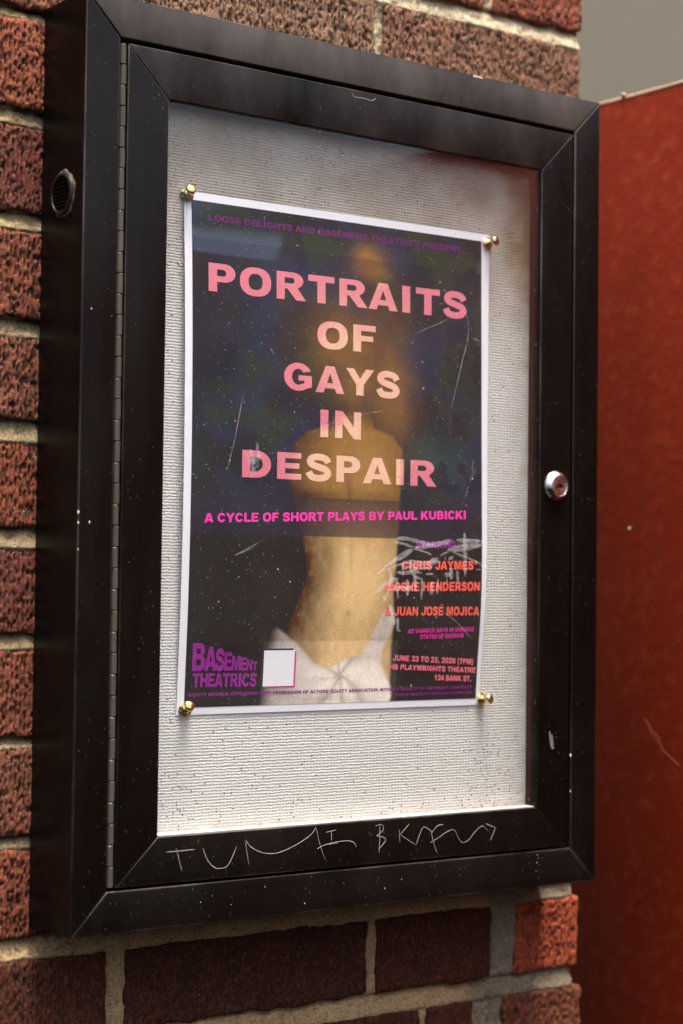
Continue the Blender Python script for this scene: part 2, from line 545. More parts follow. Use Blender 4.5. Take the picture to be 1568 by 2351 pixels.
RED = (0.185, 0.060, 0.034); RED2 = (0.195, 0.058, 0.031); ORG = (0.38, 0.084, 0.038)
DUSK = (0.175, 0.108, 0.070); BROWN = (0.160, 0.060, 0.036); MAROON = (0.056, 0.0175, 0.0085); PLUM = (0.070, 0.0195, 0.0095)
RE = 0.8165
for r, (t_, b_) in enumerate(tops):
    if r == 0:
        spans = [(0.26, 0.6365, BROWN, 1), (0.6508, RE - 0.003, RED2, 1)]
    elif r == 1:
        spans = [(-0.26, 0.07, BROWN, 1), (0.085, 0.4580, DUSK, 1), (0.4745, RE - 0.008, (0.165, 0.086, 0.056), 1)]
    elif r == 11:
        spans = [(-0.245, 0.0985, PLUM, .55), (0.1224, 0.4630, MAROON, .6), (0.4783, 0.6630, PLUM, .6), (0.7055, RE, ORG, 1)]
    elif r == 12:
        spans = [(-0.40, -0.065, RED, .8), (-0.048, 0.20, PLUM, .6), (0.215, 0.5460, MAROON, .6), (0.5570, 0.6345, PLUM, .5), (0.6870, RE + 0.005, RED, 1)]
    else:
        o_ = -0.22 if r % 2 else -0.10
        spans = [(o_ - 0.34, o_ - 0.016, RED, 1), (o_, o_ + 0.335, [RED, BROWN, RED2, (0.13, 0.040, 0.028)][r % 4], 1), (o_ + 0.35, o_ + 0.69, RED, 1), (o_ + 0.705, RE, RED2, 1)]
    z1 = t_; z0 = b_
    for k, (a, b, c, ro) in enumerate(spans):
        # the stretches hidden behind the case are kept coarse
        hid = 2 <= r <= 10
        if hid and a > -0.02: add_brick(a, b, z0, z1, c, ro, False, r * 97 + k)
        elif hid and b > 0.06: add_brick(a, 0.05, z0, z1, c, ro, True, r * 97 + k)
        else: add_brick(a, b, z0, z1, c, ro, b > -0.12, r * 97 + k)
    # the wall running on to the left, outside the picture
    a = min(s[0] for s in spans) - 0.016
    while a > -3.0:
        add_brick(a - 0.335, a, z0, z1, RED if rng.random() < .6 else BROWN, 1, False, r)
        a -= 0.351
for k, (t_, b_) in enumerate(extra_up + extra_dn):
    a = RE
    ln = 0.335 if k % 2 else 0.17
    while a > -3.0:
        add_brick(a - ln, a, b_, t_, RED, 1, False, k)
        a -= ln + 0.016; ln = 0.335
bricks = mesh_obj('bricks', np.vstack(BV), np.vstack(BF), M_brick, wall, True,
                  {'tint': np.vstack(BT), 'pit': np.concatenate(BP)})

# mortar bed, raked a little behind the brick faces
def mortar_sheet(x0, x1, z0, z1, step):
    nx = int((x1 - x0) / step) + 1; nz = int((z1 - z0) / step) + 1
    X, Z = np.meshgrid(np.linspace(x0, x1, nx), np.linspace(z0, z1, nz))
    Y = D + 0.0090 - 0.0065 * fbm(X * 130, Z * 130, 77, 4) - 0.008 * (fbm(X * 14, Z * 14, 71, 3) - .5)
    jt = [1.245] + [t_ for t_, b_ in tops]; jb = [t_ - 0.0 for t_, b_ in tops]
    for (ta, ba), (tn, bn_) in zip(tops[:-1], tops[1:]):
        f_ = np.clip((Z - tn) / max(ba - tn, 1e-4), 0, 1)
        inj = (Z < ba) & (Z > tn)
        Y = np.where(inj, Y + 0.0065 * (f_ ** 1.5) - 0.0035 * (1 - f_), Y)
    # crack in the wide joint under the case
    Y += 0.004 * sstep(0.0022, 0.0006, np.abs(X - (0.664 + 0.008 * vnoise(Z * 60, Z * 0, 5)))) * (Z < -0.0)
    tint = np.tile(np.array((0.37, 0.29, 0.175)), (X.size, 1))
    grey = np.clip(sstep(0.655, 0.668, X) * sstep(0.0, -0.03, Z) + 0.9 * sstep(0.62, 0.64, X) * sstep(-0.125, -0.14, Z), 0, 1).ravel()[:, None]
    tint = tint * (1 - grey) + np.array((0.34, 0.285, 0.21)) * grey
    tan_ = sstep(0.01, -0.02, Z).ravel()[:, None] * (1 - grey)
    tint = tint * (1 - tan_) + np.array((0.58, 0.42, 0.225)) * tan_
    lime = sstep(0.98, 1.10, Z).ravel()[:, None]
    tint = tint * (1 - lime) + np.array((0.56, 0.49, 0.34)) * lime
    moss = (sstep(0.0, -0.03, X) * sstep(0.55, 0.85, Z)).ravel()[:, None] * 0.6
    tint = tint * (1 - moss) + np.array((0.34, 0.28, 0.12)) * moss
    return np.stack([X, Y, Z], -1).reshape(-1, 3), grid_faces(nx, nz), tint
parts = [mortar_sheet(-0.14, RE - 0.009, 0.9, 1.25, 0.0026), mortar_sheet(-0.14, 0.06, -0.02, 0.9, 0.0026),
         mortar_sheet(-0.14, RE - 0.009, -0.26, -0.02, 0.0026),
         mortar_sheet(-3.0, -0.14, -0.75, 1.6, 0.05), mortar_sheet(-0.14, RE - 0.009, 1.25, 1.6, 0.03), mortar_sheet(-0.14, RE - 0.009, -0.75, -0.26, 0.03),
         mortar_sheet(0.06, RE - 0.009, -0.02, 0.9, 0.02)]
V = []; F = []; T = []; n0 = 0
for p_, f_, t_ in parts:
    V.append(p_); F.append(f_ + n0); T.append(t_); n0 += len(p_)
# end face and back of the wall body
x1 = RE - 0.009
bx = np.array([(x1, D + 0.0075, -0.75), (x1, D + 0.0075, 1.6), (x1, D + 0.30, 1.6), (x1, D + 0.30, -0.75), (-3, D + .3, -.75), (-3, D + .3, 1.6), (-3, D + .0075, 1.6)])
V.append(bx); T.append(np.tile(np.array((0.30, 0.25, 0.17)), (7, 1)))
F.append(np.array([(0, 3, 2, 1), (3, 4, 5, 2), (1, 2, 5, 6)]) + n0)
mortar = mesh_obj('mortar', np.vstack(V), np.vstack(F), M_mortar, wall, True, {'tint': np.vstack(T)})
# ------------------------------------------------------------------ red panel
XP = 0.93
red = empty('red_panel', (XP + 0.03, -0.5, -0.9))
tag(red, 'tall panel painted glossy red standing at right angles past the brick corner', 'panel')
bm = bmesh.new()
add_box(bm, XP, XP + 0.055, -1.9, 0.55, -0.9, 1.061, 0.004)
bm_obj('painted_sheet', bm, M_red, red, True)
# worn top edge, bare and wavy
nu = 160
ys = np.linspace(-1.9, 0.55, nu)
V = []; F = []
for j, (dx, dz) in enumerate(((-0.0004, -0.0025), (-0.0012, 0.0002), (0.0008, 0.0026), (0.02, 0.0040), (0.05, 0.0040), (0.0553, -0.0025))):
    wv_ = 0.0022 * (fbm(ys * 26 + j * .3, ys * 0 + j * .2, 9, 3) - .5)
    V += [(XP + dx, y, 1.061 + dz + w_) for y, w_ in zip(ys, wv_)]
F = grid_faces(nu, 6)
mesh_obj('worn_edge', V, F, M_rim, red, True)
bm = bmesh.new()
bmesh.ops.create_icosphere(bm, subdivisions=2, radius=0.004)
bmesh.ops.translate(bm, verts=bm.verts, vec=(XP - 0.002, 0.13, 1.064))
bm_obj('edge_burr', bm, M_rim, red, True)
bm = bmesh.new()
bmesh.ops.create_icosphere(bm, subdivisions=2, radius=0.0032)
for v in bm.verts: v.co.x *= 0.3
bmesh.ops.translate(bm, verts=bm.verts, vec=(XP - 0.0004, 0.1153, 0.4553))
bm_obj('white_fleck', bm, M_pale, red, True)

def ribbon(pts, width, y, thick=0.0003, axis='y', taper=True, n=7):
    """smooth flat stroke through pts lying on a plane; returns verts, faces"""
    P = [np.array(q, float) for q in pts]
    if len(P) == 2: P = [P[0], (P[0] + P[1]) / 2, P[1]]
    Q = []
    for i in range(len(P) - 1):
        p0 = P[max(i - 1, 0)]; p1 = P[i]; p2 = P[i + 1]; p3 = P[min(i + 2, len(P) - 1)]
        for t in np.linspace(0, 1, n, endpoint=(i == len(P) - 2)):
            Q.append(0.5 * ((2 * p1) + (-p0 + p2) * t + (2 * p0 - 5 * p1 + 4 * p2 - p3) * t * t + (-p0 + 3 * p1 - 3 * p2 + p3) * t ** 3))
    Q = np.array(Q); m = len(Q)
    tg = np.gradient(Q, axis=0); tg /= (np.linalg.norm(tg, axis=1)[:, None] + 1e-9)
    nn = np.stack([-tg[:, 1], tg[:, 0]], 1)
    w = width * (np.ones(m) if not taper else np.clip(np.minimum(np.arange(m) + 0.6, m - np.arange(m) - 0.4) / 3.0, 0.25, 1))
    w = w * np.random.RandomState(int(abs(P[0][0]) * 1e5) % 9999).uniform(0.75, 1.2, m)
    A = Q + nn * (w / 2)[:, None]; B = Q - nn * (w / 2)[:, None]
    V = []
    for s in (A, Q, B):
        yy = y - (thick if s is Q else 0)
        for a, b in s:
            V.append((a, yy, b) if axis == 'y' else (yy, a, b))
    F = []
    for i in range(m - 1):
        F.append((i, i + 1, m + i + 1, m + i)); F.append((m + i, m + i + 1, 2 * m + i + 1, 2 * m + i))
    return V, F
def ribbons(name, strokes, widths, y, mat, parent, thick=0.0003, axis='y', taper=True):
    V = []; F = []
    for k, s in enumerate(strokes):
        w = widths[k % len(widths)] if hasattr(widths, '__len__') else widths
        v, f = ribbon(s, w, y - 0.00006 * (k % 9), thick, axis, taper)
        F += [tuple(i + len(V) for i in q) for q in f]; V += v
    return mesh_obj(name, V, F, mat, parent, True)
ribbons('paint_scratch', [[(0.085, 0.195), (0.0758, 0.1867), (0.068, 0.176), (0.0600, 0.163)], [(0.066, 0.178), (0.058, 0.170), (0.0512, 0.156), (0.036, 0.146), (0.0192, 0.1351)],
                          [(0.079, 0.19), (0.070, 0.172)]], [0.0028, 0.0034, 0.0022], XP - 0.0003, M_orange, red, 0.0005, 'x')

# ------------------------------------------------------------------ display case
case = empty('display_case', (W / 2, D, 0))
tag(case, 'wall mounted dark bronze metal display case with glazed hinged door and keyhole lock', 'display case')
G = (0.0424, 0.0448, 0.7118, 0.9559)
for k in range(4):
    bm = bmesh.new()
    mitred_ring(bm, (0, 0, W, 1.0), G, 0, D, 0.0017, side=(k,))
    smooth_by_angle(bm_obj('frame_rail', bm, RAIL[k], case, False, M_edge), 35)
# door
HW = 0.0095
DO = (G[0] + HW, G[1] + 0.0030, G[2] - 0.0046, G[3] - 0.0046)
DI = (0.1040, 0.0986, 0.6542, 0.8983)
DB = 0.0085
door = empty('door', (0, 0, 0))
door.parent = case
door.location = Vector((DO[0], 0, DO[1])) * S - case.location
for k in range(4):
    bm = bmesh.new()
    mitred_ring(bm, DO, DI, -0.0006, DB, 0.0013, side=(k,))
    smooth_by_angle(bm_obj('door_rail', bm, RAIL[k] if k != 2 else M_bronze_dt, door, False, M_edge), 35)
# glazing
bm = bmesh.new()
add_box(bm, DI[0] - 0.004, DI[2] + 0.004, 0.0022, 0.0040, DI[1] - 0.004, DI[3] + 0.004)
glass = bm_obj('glass_pane', bm, M_glass, door)
# gasket behind the glass and the inner walls of the case
bm = bmesh.new()
e = 0.0006
mitred_ring(bm, (DI[0] - 0.012, DI[1] - 0.012, DI[2] + 0.012, DI[3] + 0.012), (DI[0] + e, DI[1] + e * 0.2, DI[2] - e, DI[3] - e), 0.0046, 0.0112, 0.0004, side=(1, 2, 3))
bm_obj('gasket', bm, M_black, door)
YB = 0.021
bm = bmesh.new()
mitred_ring(bm, (DI[0] - 0.02, DI[1] - 0.02, DI[2] + 0.02, DI[3] + 0.02), (DI[0] + 0.0002, DI[1] - 0.0005, DI[2] - 0.0002, DI[3] - 0.0002), 0.0116, YB + 0.004, 0.0006, side=(1, 2, 3))
bm_obj('inner_lining', bm, M_dark, case)
bm = bmesh.new()
add_box(bm, DI[0] - 0.01, DI[2] + 0.01, 0.0046, YB + 0.003, DI[1] - 0.012, DI[1] + 0.0012, 0.0006)
bm_obj('bottom_bead', bm, M_ledge, case)
# board
nx, nz = 130, 180
X, Z = np.meshgrid(np.linspace(DI[0] - 0.018, DI[2] + 0.018, nx), np.linspace(DI[1] - 0.018, DI[3] + 0.018, nz))
Yb = YB + 0.0012 * (fbm(X * 7, Z * 7, 12, 3) - .5)
ex = np.minimum(X - 0.115, DI[2] - X); ez = np.minimum(Z - DI[1], DI[3] - Z)
dirt = 0.015 + 0.26 * sstep(0.060, 0.0, X - 0.105) * sstep(0.58, 0.80, Z) + 0.02 * sstep(0.10, 0.02, np.abs(Z - 0.835)) + \
    0.24 * np.exp(-((X - 0.59) / 0.025) ** 2) * sstep(0.24, 0.16, Z) + 0.22 * np.exp(-((X - 0.135) / 0.025) ** 2 - ((Z - 0.14) / 0.035) ** 2) + 0.035 * sstep(0.14, 0.1, Z)
stain_shade = 1.15 * sstep(0.055, 0.0, DI[2] - X + 0.012 * (fbm(X * 20, Z * 20, 8) - .5)) * (0.35 + 0.65 * sstep(0.6, 0.9, Z)) * fbm(X * 60, Z * 60, 3, 3) + 0.85 * sstep(0.60, 0.88, Z) * (0.3 + fbm(X * 14, Z * 14, 6, 4))  # soot down the right edge; shade under the top rail painted into the upper board
stain_shade += 0.5 * sstep(0.012, 0.002, Z - DI[1]) * fbm(X * 40, Z * 40, 23, 3)
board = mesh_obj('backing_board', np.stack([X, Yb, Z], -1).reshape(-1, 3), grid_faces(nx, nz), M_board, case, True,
                 {'dirt': dirt.ravel(), 'stain_shade': np.clip(stain_shade, 0, 1).ravel()})
bm = bmesh.new()
add_box(bm, G[0] - 0.004, G[2] + 0.004, YB + 0.006, D - 0.002, G[1] - 0.004, G[3] + 0.004)
bm_obj('back_plate', bm, M_black, case)
# piano hinge
bm = bmesh.new()
add_box(bm, G[0] + 0.0006, G[0] + HW + 0.001, 0.0062, 0.0085, DO[1] + 0.001, DO[3] - 0.001, 0.0004)
hinge = bm_obj('piano_hinge', bm, M_dark, case)
nk = 40
zz = np.linspace(DO[1] + 0.0005, DO[3] - 0.001, nk + 1)
hr = 0.0037
for k in range(nk):
    bm = bmesh.new()
    ins = 0.0007 if k % 2 else 0.0
    c = G[0] + HW - hr - 0.0008 - 0.0005 * (k % 2)
    g = 0.00035
    add_lathe(bm, [(0, zz[k] + g), (hr - 0.0006, zz[k] + g), (hr, zz[k] + g + 0.0006), (hr, zz[k + 1] - g - 0.0006), (hr - 0.0006, zz[k + 1] - g), (0, zz[k + 1] - g)], (c, 0.0030, 0), (0, 0, 1), 20)
    if k % 2 == 0:
        add_box(bm, G[0] + 0.0012, c - 0.001, 0.0030, 0.0050, zz[k] + 0.001, zz[k + 1] - 0.001)
    ko = bm_obj('hinge_knuckle', bm, M_hinge, hinge)
    smooth_by_angle(ko, 30)
# lock
LX, LZ = 0.6805, 0.5
bm = bmesh.new()
add_lathe(bm, [(0.0185, 0.0), (0.0190, 0.0012), (0.0186, 0.0030), (0.0168, 0.0062), (0.0148, 0.0084), (0.0138, 0.0094), (0.0130, 0.0096), (0.0127, 0.0088), (0.0124, 0.0074), (0.0, 0.0074)], (LX, -0.0004, LZ), (0, -1, 0), 48)
lock = bm_obj('lock', bm, M_chrome, case)
smooth_by_angle(lock, 50)
bm = bmesh.new()
add_lathe(bm, [(0.0119, 0.0070), (0.0117, 0.0088), (0.0095, 0.0093), (0.0060, 0.0084), (0, 0.0082)], (LX, -0.0004, LZ), (0, -1, 0), 40)
plug = bm_obj('lock_plug', bm, M_chrome, lock)
smooth_by_angle(plug, 40)
bm = bmesh.new()
key = [(-0.0078, -0.0008), (-0.0060, -0.0020), (0.0056, -0.0020), (0.0078, -0.0006), (0.0046, 0.0008), (0.0018, 0.0030), (-0.0014, 0.0026), (-0.0030, 0.0008)]
a = [bm.verts.new((LX + x, -0.0102, LZ + z)) for x, z in key]
b = [bm.verts.new((LX + x, -0.0078, LZ + z)) for x, z in key]
bm.faces.new(a)
for k in range(len(key)): bm.faces.new((a[k], b[k], b[(k + 1) % 8], a[(k + 1) % 8]))
bm_obj('keyhole', bm, M_black, lock)
# side vent
VC = (0.0, 0.0435, 0.7876)
bm = bmesh.new()
add_lathe(bm, [(0.0228, -0.0003), (0.0238, 0.0010), (0.0232, 0.0030), (0.0216, 0.0040), (0.0200, 0.0042), (0.0192, 0.0034), (0.0190, 0.0006), (0, 0.0006)], VC, (-1, 0, 0), 48)
vent = bm_obj('side_vent', bm, bronze('vent_metal', (1, 1, 1), base=(0.022, 0.02, 0.019), rough=0.36), case)
smooth_by_angle(vent, 45)
bm = bmesh.new()
add_lathe(bm, [(0.0188, 0.0008), (0.0188, 0.0011), (0, 0.0011)], VC, (-1, 0, 0), 40)
bm_obj('vent_opening', bm, M_black, vent)
for k in range(9):
    dz = (k - 4) * 0.0041
    hl = math.sqrt(max(0.0190 ** 2 - dz ** 2, 1e-6)) - 0.0006
    bm = bmesh.new()
    add_box(bm, -0.0032, -0.0013, -hl, hl, -0.0006, 0.0008, 0.0003)
    for v in bm.verts:
        v.co.z += 0.9 * (v.co.x + 0.002)
        v.co += Vector((VC[0], VC[1], VC[2] + dz))
    bm_obj('vent_slat', bm, M_bronze, vent)
# old sealant round the vent
bm = bmesh.new()
add_lathe(bm, [(0.0235, 0.0016), (0.0250, 0.0010), (0.0262, -0.0004)], VC, (-1, 0, 0), 60)
for v in bm.verts:
    a_ = math.atan2(v.co.z - VC[2], v.co.y - VC[1])
    f_ = 1 + 0.035 * math.sin(5 * a_) + 0.03 * math.sin(11 * a_ + 1)
    v.co.y = VC[1] + (v.co.y - VC[1]) * f_; v.co.z = VC[2] + (v.co.z - VC[2]) * f_
bm_obj('sealant', bm, plain('dried_sealant', (0.085, 0.062, 0.036), 0.9), vent, True)

# writing scratched into the bottom rail of the door
GR = [[(0.1151, 0.0817), (0.1357, 0.0817), (0.1517, 0.0822)], [(0.1273, 0.0853), (0.1354, 0.0589)], [(0.1612, 0.0833), (0.1679, 0.0692), (0.1765, 0.0608), (0.1851, 0.059), (0.1953, 0.0623), (0.2061, 0.0816)], [(0.2171, 0.0866), (0.2225, 0.0597)], [(0.2171, 0.0883), (0.2246, 0.0797), (0.2388, 0.0726), (0.253, 0.0702), (0.2673, 0.0715), (0.2852, 0.0772), (0.3015, 0.0844), (0.3094, 0.0898), (0.3141, 0.0957)], [(0.3141, 0.096), (0.3188, 0.0788), (0.3276, 0.0574)], [(0.316, 0.071), (0.3255, 0.0745), (0.3404, 0.0767), (0.3553, 0.0775), (0.3648, 0.0762), (0.3698, 0.0732), (0.3717, 0.0692)], [(0.3283, 0.0891), (0.3431, 0.0908)], [(0.3357, 0.0898), (0.3362, 0.0791)], [(0.3255, 0.0745), (0.3471, 0.0759)], [(0.4063, 0.0919), (0.4065, 0.0773), (0.4056, 0.0598)], [(0.4001, 0.0917), (0.4066, 0.0928), (0.4113, 0.091), (0.4106, 0.0856), (0.4018, 0.0801)], [(0.4018, 0.0801), (0.4119, 0.0776), (0.415, 0.0737), (0.4059, 0.0647)], [(0.4352, 0.0852), (0.4366, 0.0698)], [(0.4501, 0.0907), (0.4369, 0.0793)], [(0.4369, 0.0793), (0.45, 0.0714), (0.4608, 0.0654)], [(0.4608, 0.0654), (0.4697, 0.0839), (0.4757, 0.0851), (0.4858, 0.0789)], [(0.483, 0.0821), (0.488, 0.0657), (0.4938, 0.0526)], [(0.4846, 0.0777), (0.4938, 0.0858), (0.5039, 0.087)], [(0.4832, 0.0666), (0.496, 0.072), (0.5102, 0.0785), (0.5204, 0.0791), (0.5267, 0.0693), (0.5338, 0.0632), (0.5433, 0.0663), (0.5536, 0.0754), (0.561, 0.0803), (0.5669, 0.0805), (0.5758, 0.073)], [(0.5694, 0.0839), (0.5859, 0.0777)], [(0.5859, 0.0777), (0.5776, 0.0627)]]
ribbons('scratched_writing', GR, [0.0008, 0.00065, 0.00075, 0.0006], -0.00068, M_scratch, door, 0.0002)
# chips and flecks of pale paint on the right stile, a torn scrap of tape
for (x, z, r) in ((0.7113, 0.1601, 0.0030), (0.7116, 0.1150, 0.0018), (0.6722, 0.1330, 0.0011), (0.6640, 0.2080, 0.0012), (0.0005, 0.4440, 0.0026), (0.0006, 0.4330, 0.0022), (0.014, 0.4340, 0.0020), (0.0008, 0.4050, 0.0014), (0.012, 0.66, 0.0014), (0.3, 0.0105, 0.0012), (0.245, 0.0335, 0.001), (0.415, 0.018, 0.0012), (0.44, 0.0265, 0.0010), (0.6560, 0.0395, 0.0009), (0.6566, 0.0350, 0.0006), (0.6552, 0.0300, 0.0010), (0.6590, 0.0272, 0.0005), (0.6541, 0.0200, 0.0006), (0.6582, 0.0105, 0.0006), (0.6420, 0.0300, 0.0005), (0.5300, 0.0240, 0.0006), (0.1600, 0.0240, 0.0009), (0.1750, 0.0300, 0.0006), (0.2000, 0.0180, 0.0006), (0.3550, 0.0290, 0.0006)):
    bm = bmesh.new()
    bmesh.ops.create_icosphere(bm, subdivisions=1, radius=r * 0.72)
    for v in bm.verts: v.co = Vector((v.co.x * 0.7 + x, v.co.y * 0.25 - 0.0004, v.co.z * 1.35 + z))
    bm_obj('paint_fleck', bm, M_pale, case, True)
bm = bmesh.new()
tp = [(0.6745, 0.1905), (0.6760, 0.1925), (0.6772, 0.1880), (0.6790, 0.1845), (0.6795, 0.1800), (0.6808, 0.1705), (0.6786, 0.1710), (0.6765, 0.1770), (0.6752, 0.1850)]
a = [bm.verts.new((x - 0.001, -0.0011, z)) for x, z in tp]; b = [bm.verts.new((x - 0.001, -0.0004, z)) for x, z in tp]
bm.faces.new(a)
for k in range(len(tp)): bm.faces.new((a[k], b[k], b[(k + 1) % len(tp)], a[(k + 1) % len(tp)]))
bm_obj('tape_scrap', bm, plain('grey_tape', (0.14, 0.13, 0.14), 0.25), door)
ribbons('tape_edge', [[(0.6775, 0.1885), (0.6790, 0.1845), (0.6798, 0.1780), (0.6806, 0.1706)], [(0.6806, 0.1706), (0.6778, 0.1712)]], 0.0009, -0.0013, M_scratch, door, 0.0001, taper=False)

ribbons('lint_fibre', [[(0.3524, 0.9483), (0.3563, 0.9428), (0.3711, 0.9431), (0.3821, 0.9423), (0.3885, 0.9465)]], 0.0006, -0.0009, M_scratch, door, 0.0002)
ribbons('edge_chip', [[(0.5387, 0.9978), (0.547, 0.9984), (0.5556, 0.9978)]], 0.0024, -0.0001, M_pale, case, 0.0004)
# scuffs on the glass
SC = [[(0.4279, 0.4274), (0.445, 0.4278), (0.4637, 0.4246), (0.4826, 0.4209)], [(0.4233, 0.4235), (0.4398, 0.4215), (0.4558, 0.4172)], [(0.4558, 0.4156), (0.4732, 0.4197), (0.4934, 0.4227), (0.5152, 0.428)], [(0.4518, 0.4161), (0.4308, 0.4063), (0.4139, 0.3947), (0.4005, 0.3843)], [(0.4545, 0.4151), (0.4374, 0.4054), (0.423, 0.401)], [(0.4612, 0.4147), (0.4733, 0.4124), (0.4828, 0.4089)], [(0.5072, 0.4162), (0.5278, 0.4199), (0.5584, 0.4237)], [(0.5113, 0.4142), (0.5347, 0.4168), (0.557, 0.4216), (0.5605, 0.4243)], [(0.5338, 0.4375), (0.5348, 0.4115), (0.5355, 0.384)], [(0.5325, 0.429), (0.5611, 0.4286)], [(0.5207, 0.4281), (0.5612, 0.4265)], [(0.5154, 0.4133), (0.5376, 0.4074), (0.5615, 0.3993), (0.575, 0.3921)], [(0.4318, 0.3343), (0.432, 0.3178)], [(0.4259, 0.3322), (0.4267, 0.325)], [(0.4325, 0.3806), (0.4142, 0.3742), (0.4001, 0.3638)], [(0.4507, 0.4026), (0.4522, 0.3891), (0.4576, 0.383), (0.4697, 0.38)], [(0.4297, 0.3878), (0.4403, 0.3869), (0.4562, 0.3892), (0.4682, 0.3873)], [(0.4736, 0.3863), (0.4851, 0.3863)], [(0.5034, 0.3868), (0.5137, 0.3859)], [(0.5087, 0.4047), (0.5169, 0.407)], [(0.4802, 0.4021), (0.4937, 0.4044)], [(0.4963, 0.4087), (0.5004, 0.4108), (0.5099, 0.4142)], [(0.4179, 0.3927), (0.4207, 0.3784), (0.4119, 0.3537)], [(0.4299, 0.3795), (0.4315, 0.3559)], [(0.4457, 0.3797), (0.446, 0.3596)], [(0.4683, 0.38), (0.4673, 0.3556)], [(0.4832, 0.3771), (0.4823, 0.3614)], [(0.4933, 0.3803), (0.4922, 0.362)], [(0.5226, 0.3913), (0.5248, 0.3765)], [(0.5062, 0.3857), (0.5077, 0.3763)], [(0.4092, 0.3598), (0.4132, 0.3537)], [(0.4191, 0.3968), (0.4269, 0.4011), (0.4387, 0.4044)],
      [(0.4440, 0.4010), (0.4700, 0.3990), (0.4950, 0.4010)], [(0.4400, 0.3950), (0.4620, 0.3930), (0.4850, 0.3950)], [(0.4180, 0.3660), (0.4380, 0.3690), (0.4560, 0.3670)], [(0.4230, 0.3720), (0.4400, 0.3700), (0.4600, 0.3730)],
      [(0.4560, 0.3980), (0.4570, 0.3830), (0.4590, 0.3650)], [(0.4380, 0.4000), (0.4390, 0.3850)], [(0.5130, 0.3950), (0.5140, 0.3800)], [(0.4150, 0.3900), (0.4300, 0.3960), (0.4500, 0.3990)]]
ribbons('glass_scuff', SC, [0.0046, 0.0034, 0.0058, 0.0030, 0.0042, 0.0024], 0.0020, M_scuff, door, 0.0001)
FS = [[(0.4999, 0.3417), (0.5164, 0.3333), (0.5303, 0.3228), (0.5458, 0.3095)], [(0.3998, 0.3843), (0.414, 0.3911), (0.4243, 0.399)], [(0.3883, 0.376), (0.4037, 0.3823), (0.4141, 0.3845)], [(0.5032, 0.4088), (0.5046, 0.4036)], [(0.4001, 0.3649), (0.4014, 0.3608)], [(0.4176, 0.364), (0.423, 0.3558)], [(0.5517, 0.3928), (0.5608, 0.3934)],
      [(0.199, 0.4027), (0.2165, 0.4113), (0.233, 0.4184)], [(0.2009, 0.4034), (0.2257, 0.4127)], [(0.1883, 0.4977), (0.1979, 0.5347), (0.208, 0.5842)], [(0.299, 0.5451), (0.3535, 0.5658), (0.4098, 0.579)], [(0.4583, 0.6756), (0.5049, 0.6948)], [(0.5218, 0.7298), (0.5376, 0.6878), (0.5272, 0.6434), (0.5106, 0.5856)],
      [(0.3335, 0.5690), (0.3338, 0.5440)], [(0.5420, 0.6760), (0.5550, 0.6730)], [(0.2440, 0.6380), (0.2500, 0.6300)], [(0.4210, 0.4080), (0.4300, 0.4110)], [(0.4000, 0.3900), (0.4060, 0.3990)],
      [(0.5420, 0.5000), (0.5470, 0.5110), (0.5440, 0.5200)], [(0.5360, 0.4900), (0.5430, 0.4960)], [(0.5340, 0.4800), (0.5400, 0.4900)], [(0.5460, 0.5180), (0.5480, 0.5280)], [(0.5500, 0.5080), (0.5510, 0.5160)]]
for k, q in enumerate(FS):
    ribbons('fine_scratch', [q], (0.0008, 0.0006, 0.0007)[k % 3], 0.0019 - 0.00005 * (k % 4), M_scuff_fine, door, 0.0001)
# grey smear on the glass
bm = bmesh.new()
rs = np.random.RandomState(3)
for k in range(26):
    x = 0.2245 + rs.normal(0, .004); z = 0.5130 + rs.normal(0, .007)
    t = bmesh.ops.create_circle(bm, cap_ends=True, segments=9, radius=0.0042)
    for v in t['verts']: v.co = Vector((v.co.x * 0.55 + x, 0.0019 - k * 0.00002, v.co.y + z))
bm_obj('glass_smear', bm, scuff_mat('smear', 0.10, (0.7, 0.74, 0.8)), door)
# dust
rs = np.random.RandomState(11)
V = []; F = []
N = 5200
for k in range(N):
    x = rs.uniform(DI[0] + .002, DI[2] - .002); z = rs.uniform(DI[1] + .003, DI[3] - .003)
    r = 0.00016 + 0.00034 * rs.rand() ** 2.5 + (0.0006 * rs.rand() if rs.rand() < 0.02 else 0)
    el = rs.uniform(1, 1.9); an = rs.uniform(-0.7, 0.7)
    n0 = len(V)
    for j in range(5):
        a_ = j * 2 * math.pi / 5
        px = r * math.cos(a_); pz = r * el * math.sin(a_)
        V.append((x + px * math.cos(an) - pz * math.sin(an), 0.0021, z + px * math.sin(an) + pz * math.cos(an)))
    F.append(tuple(range(n0, n0 + 5)))
dust = mesh_obj('dust', V, F, M_dust, door)
dust['kind'] = 'stuff'

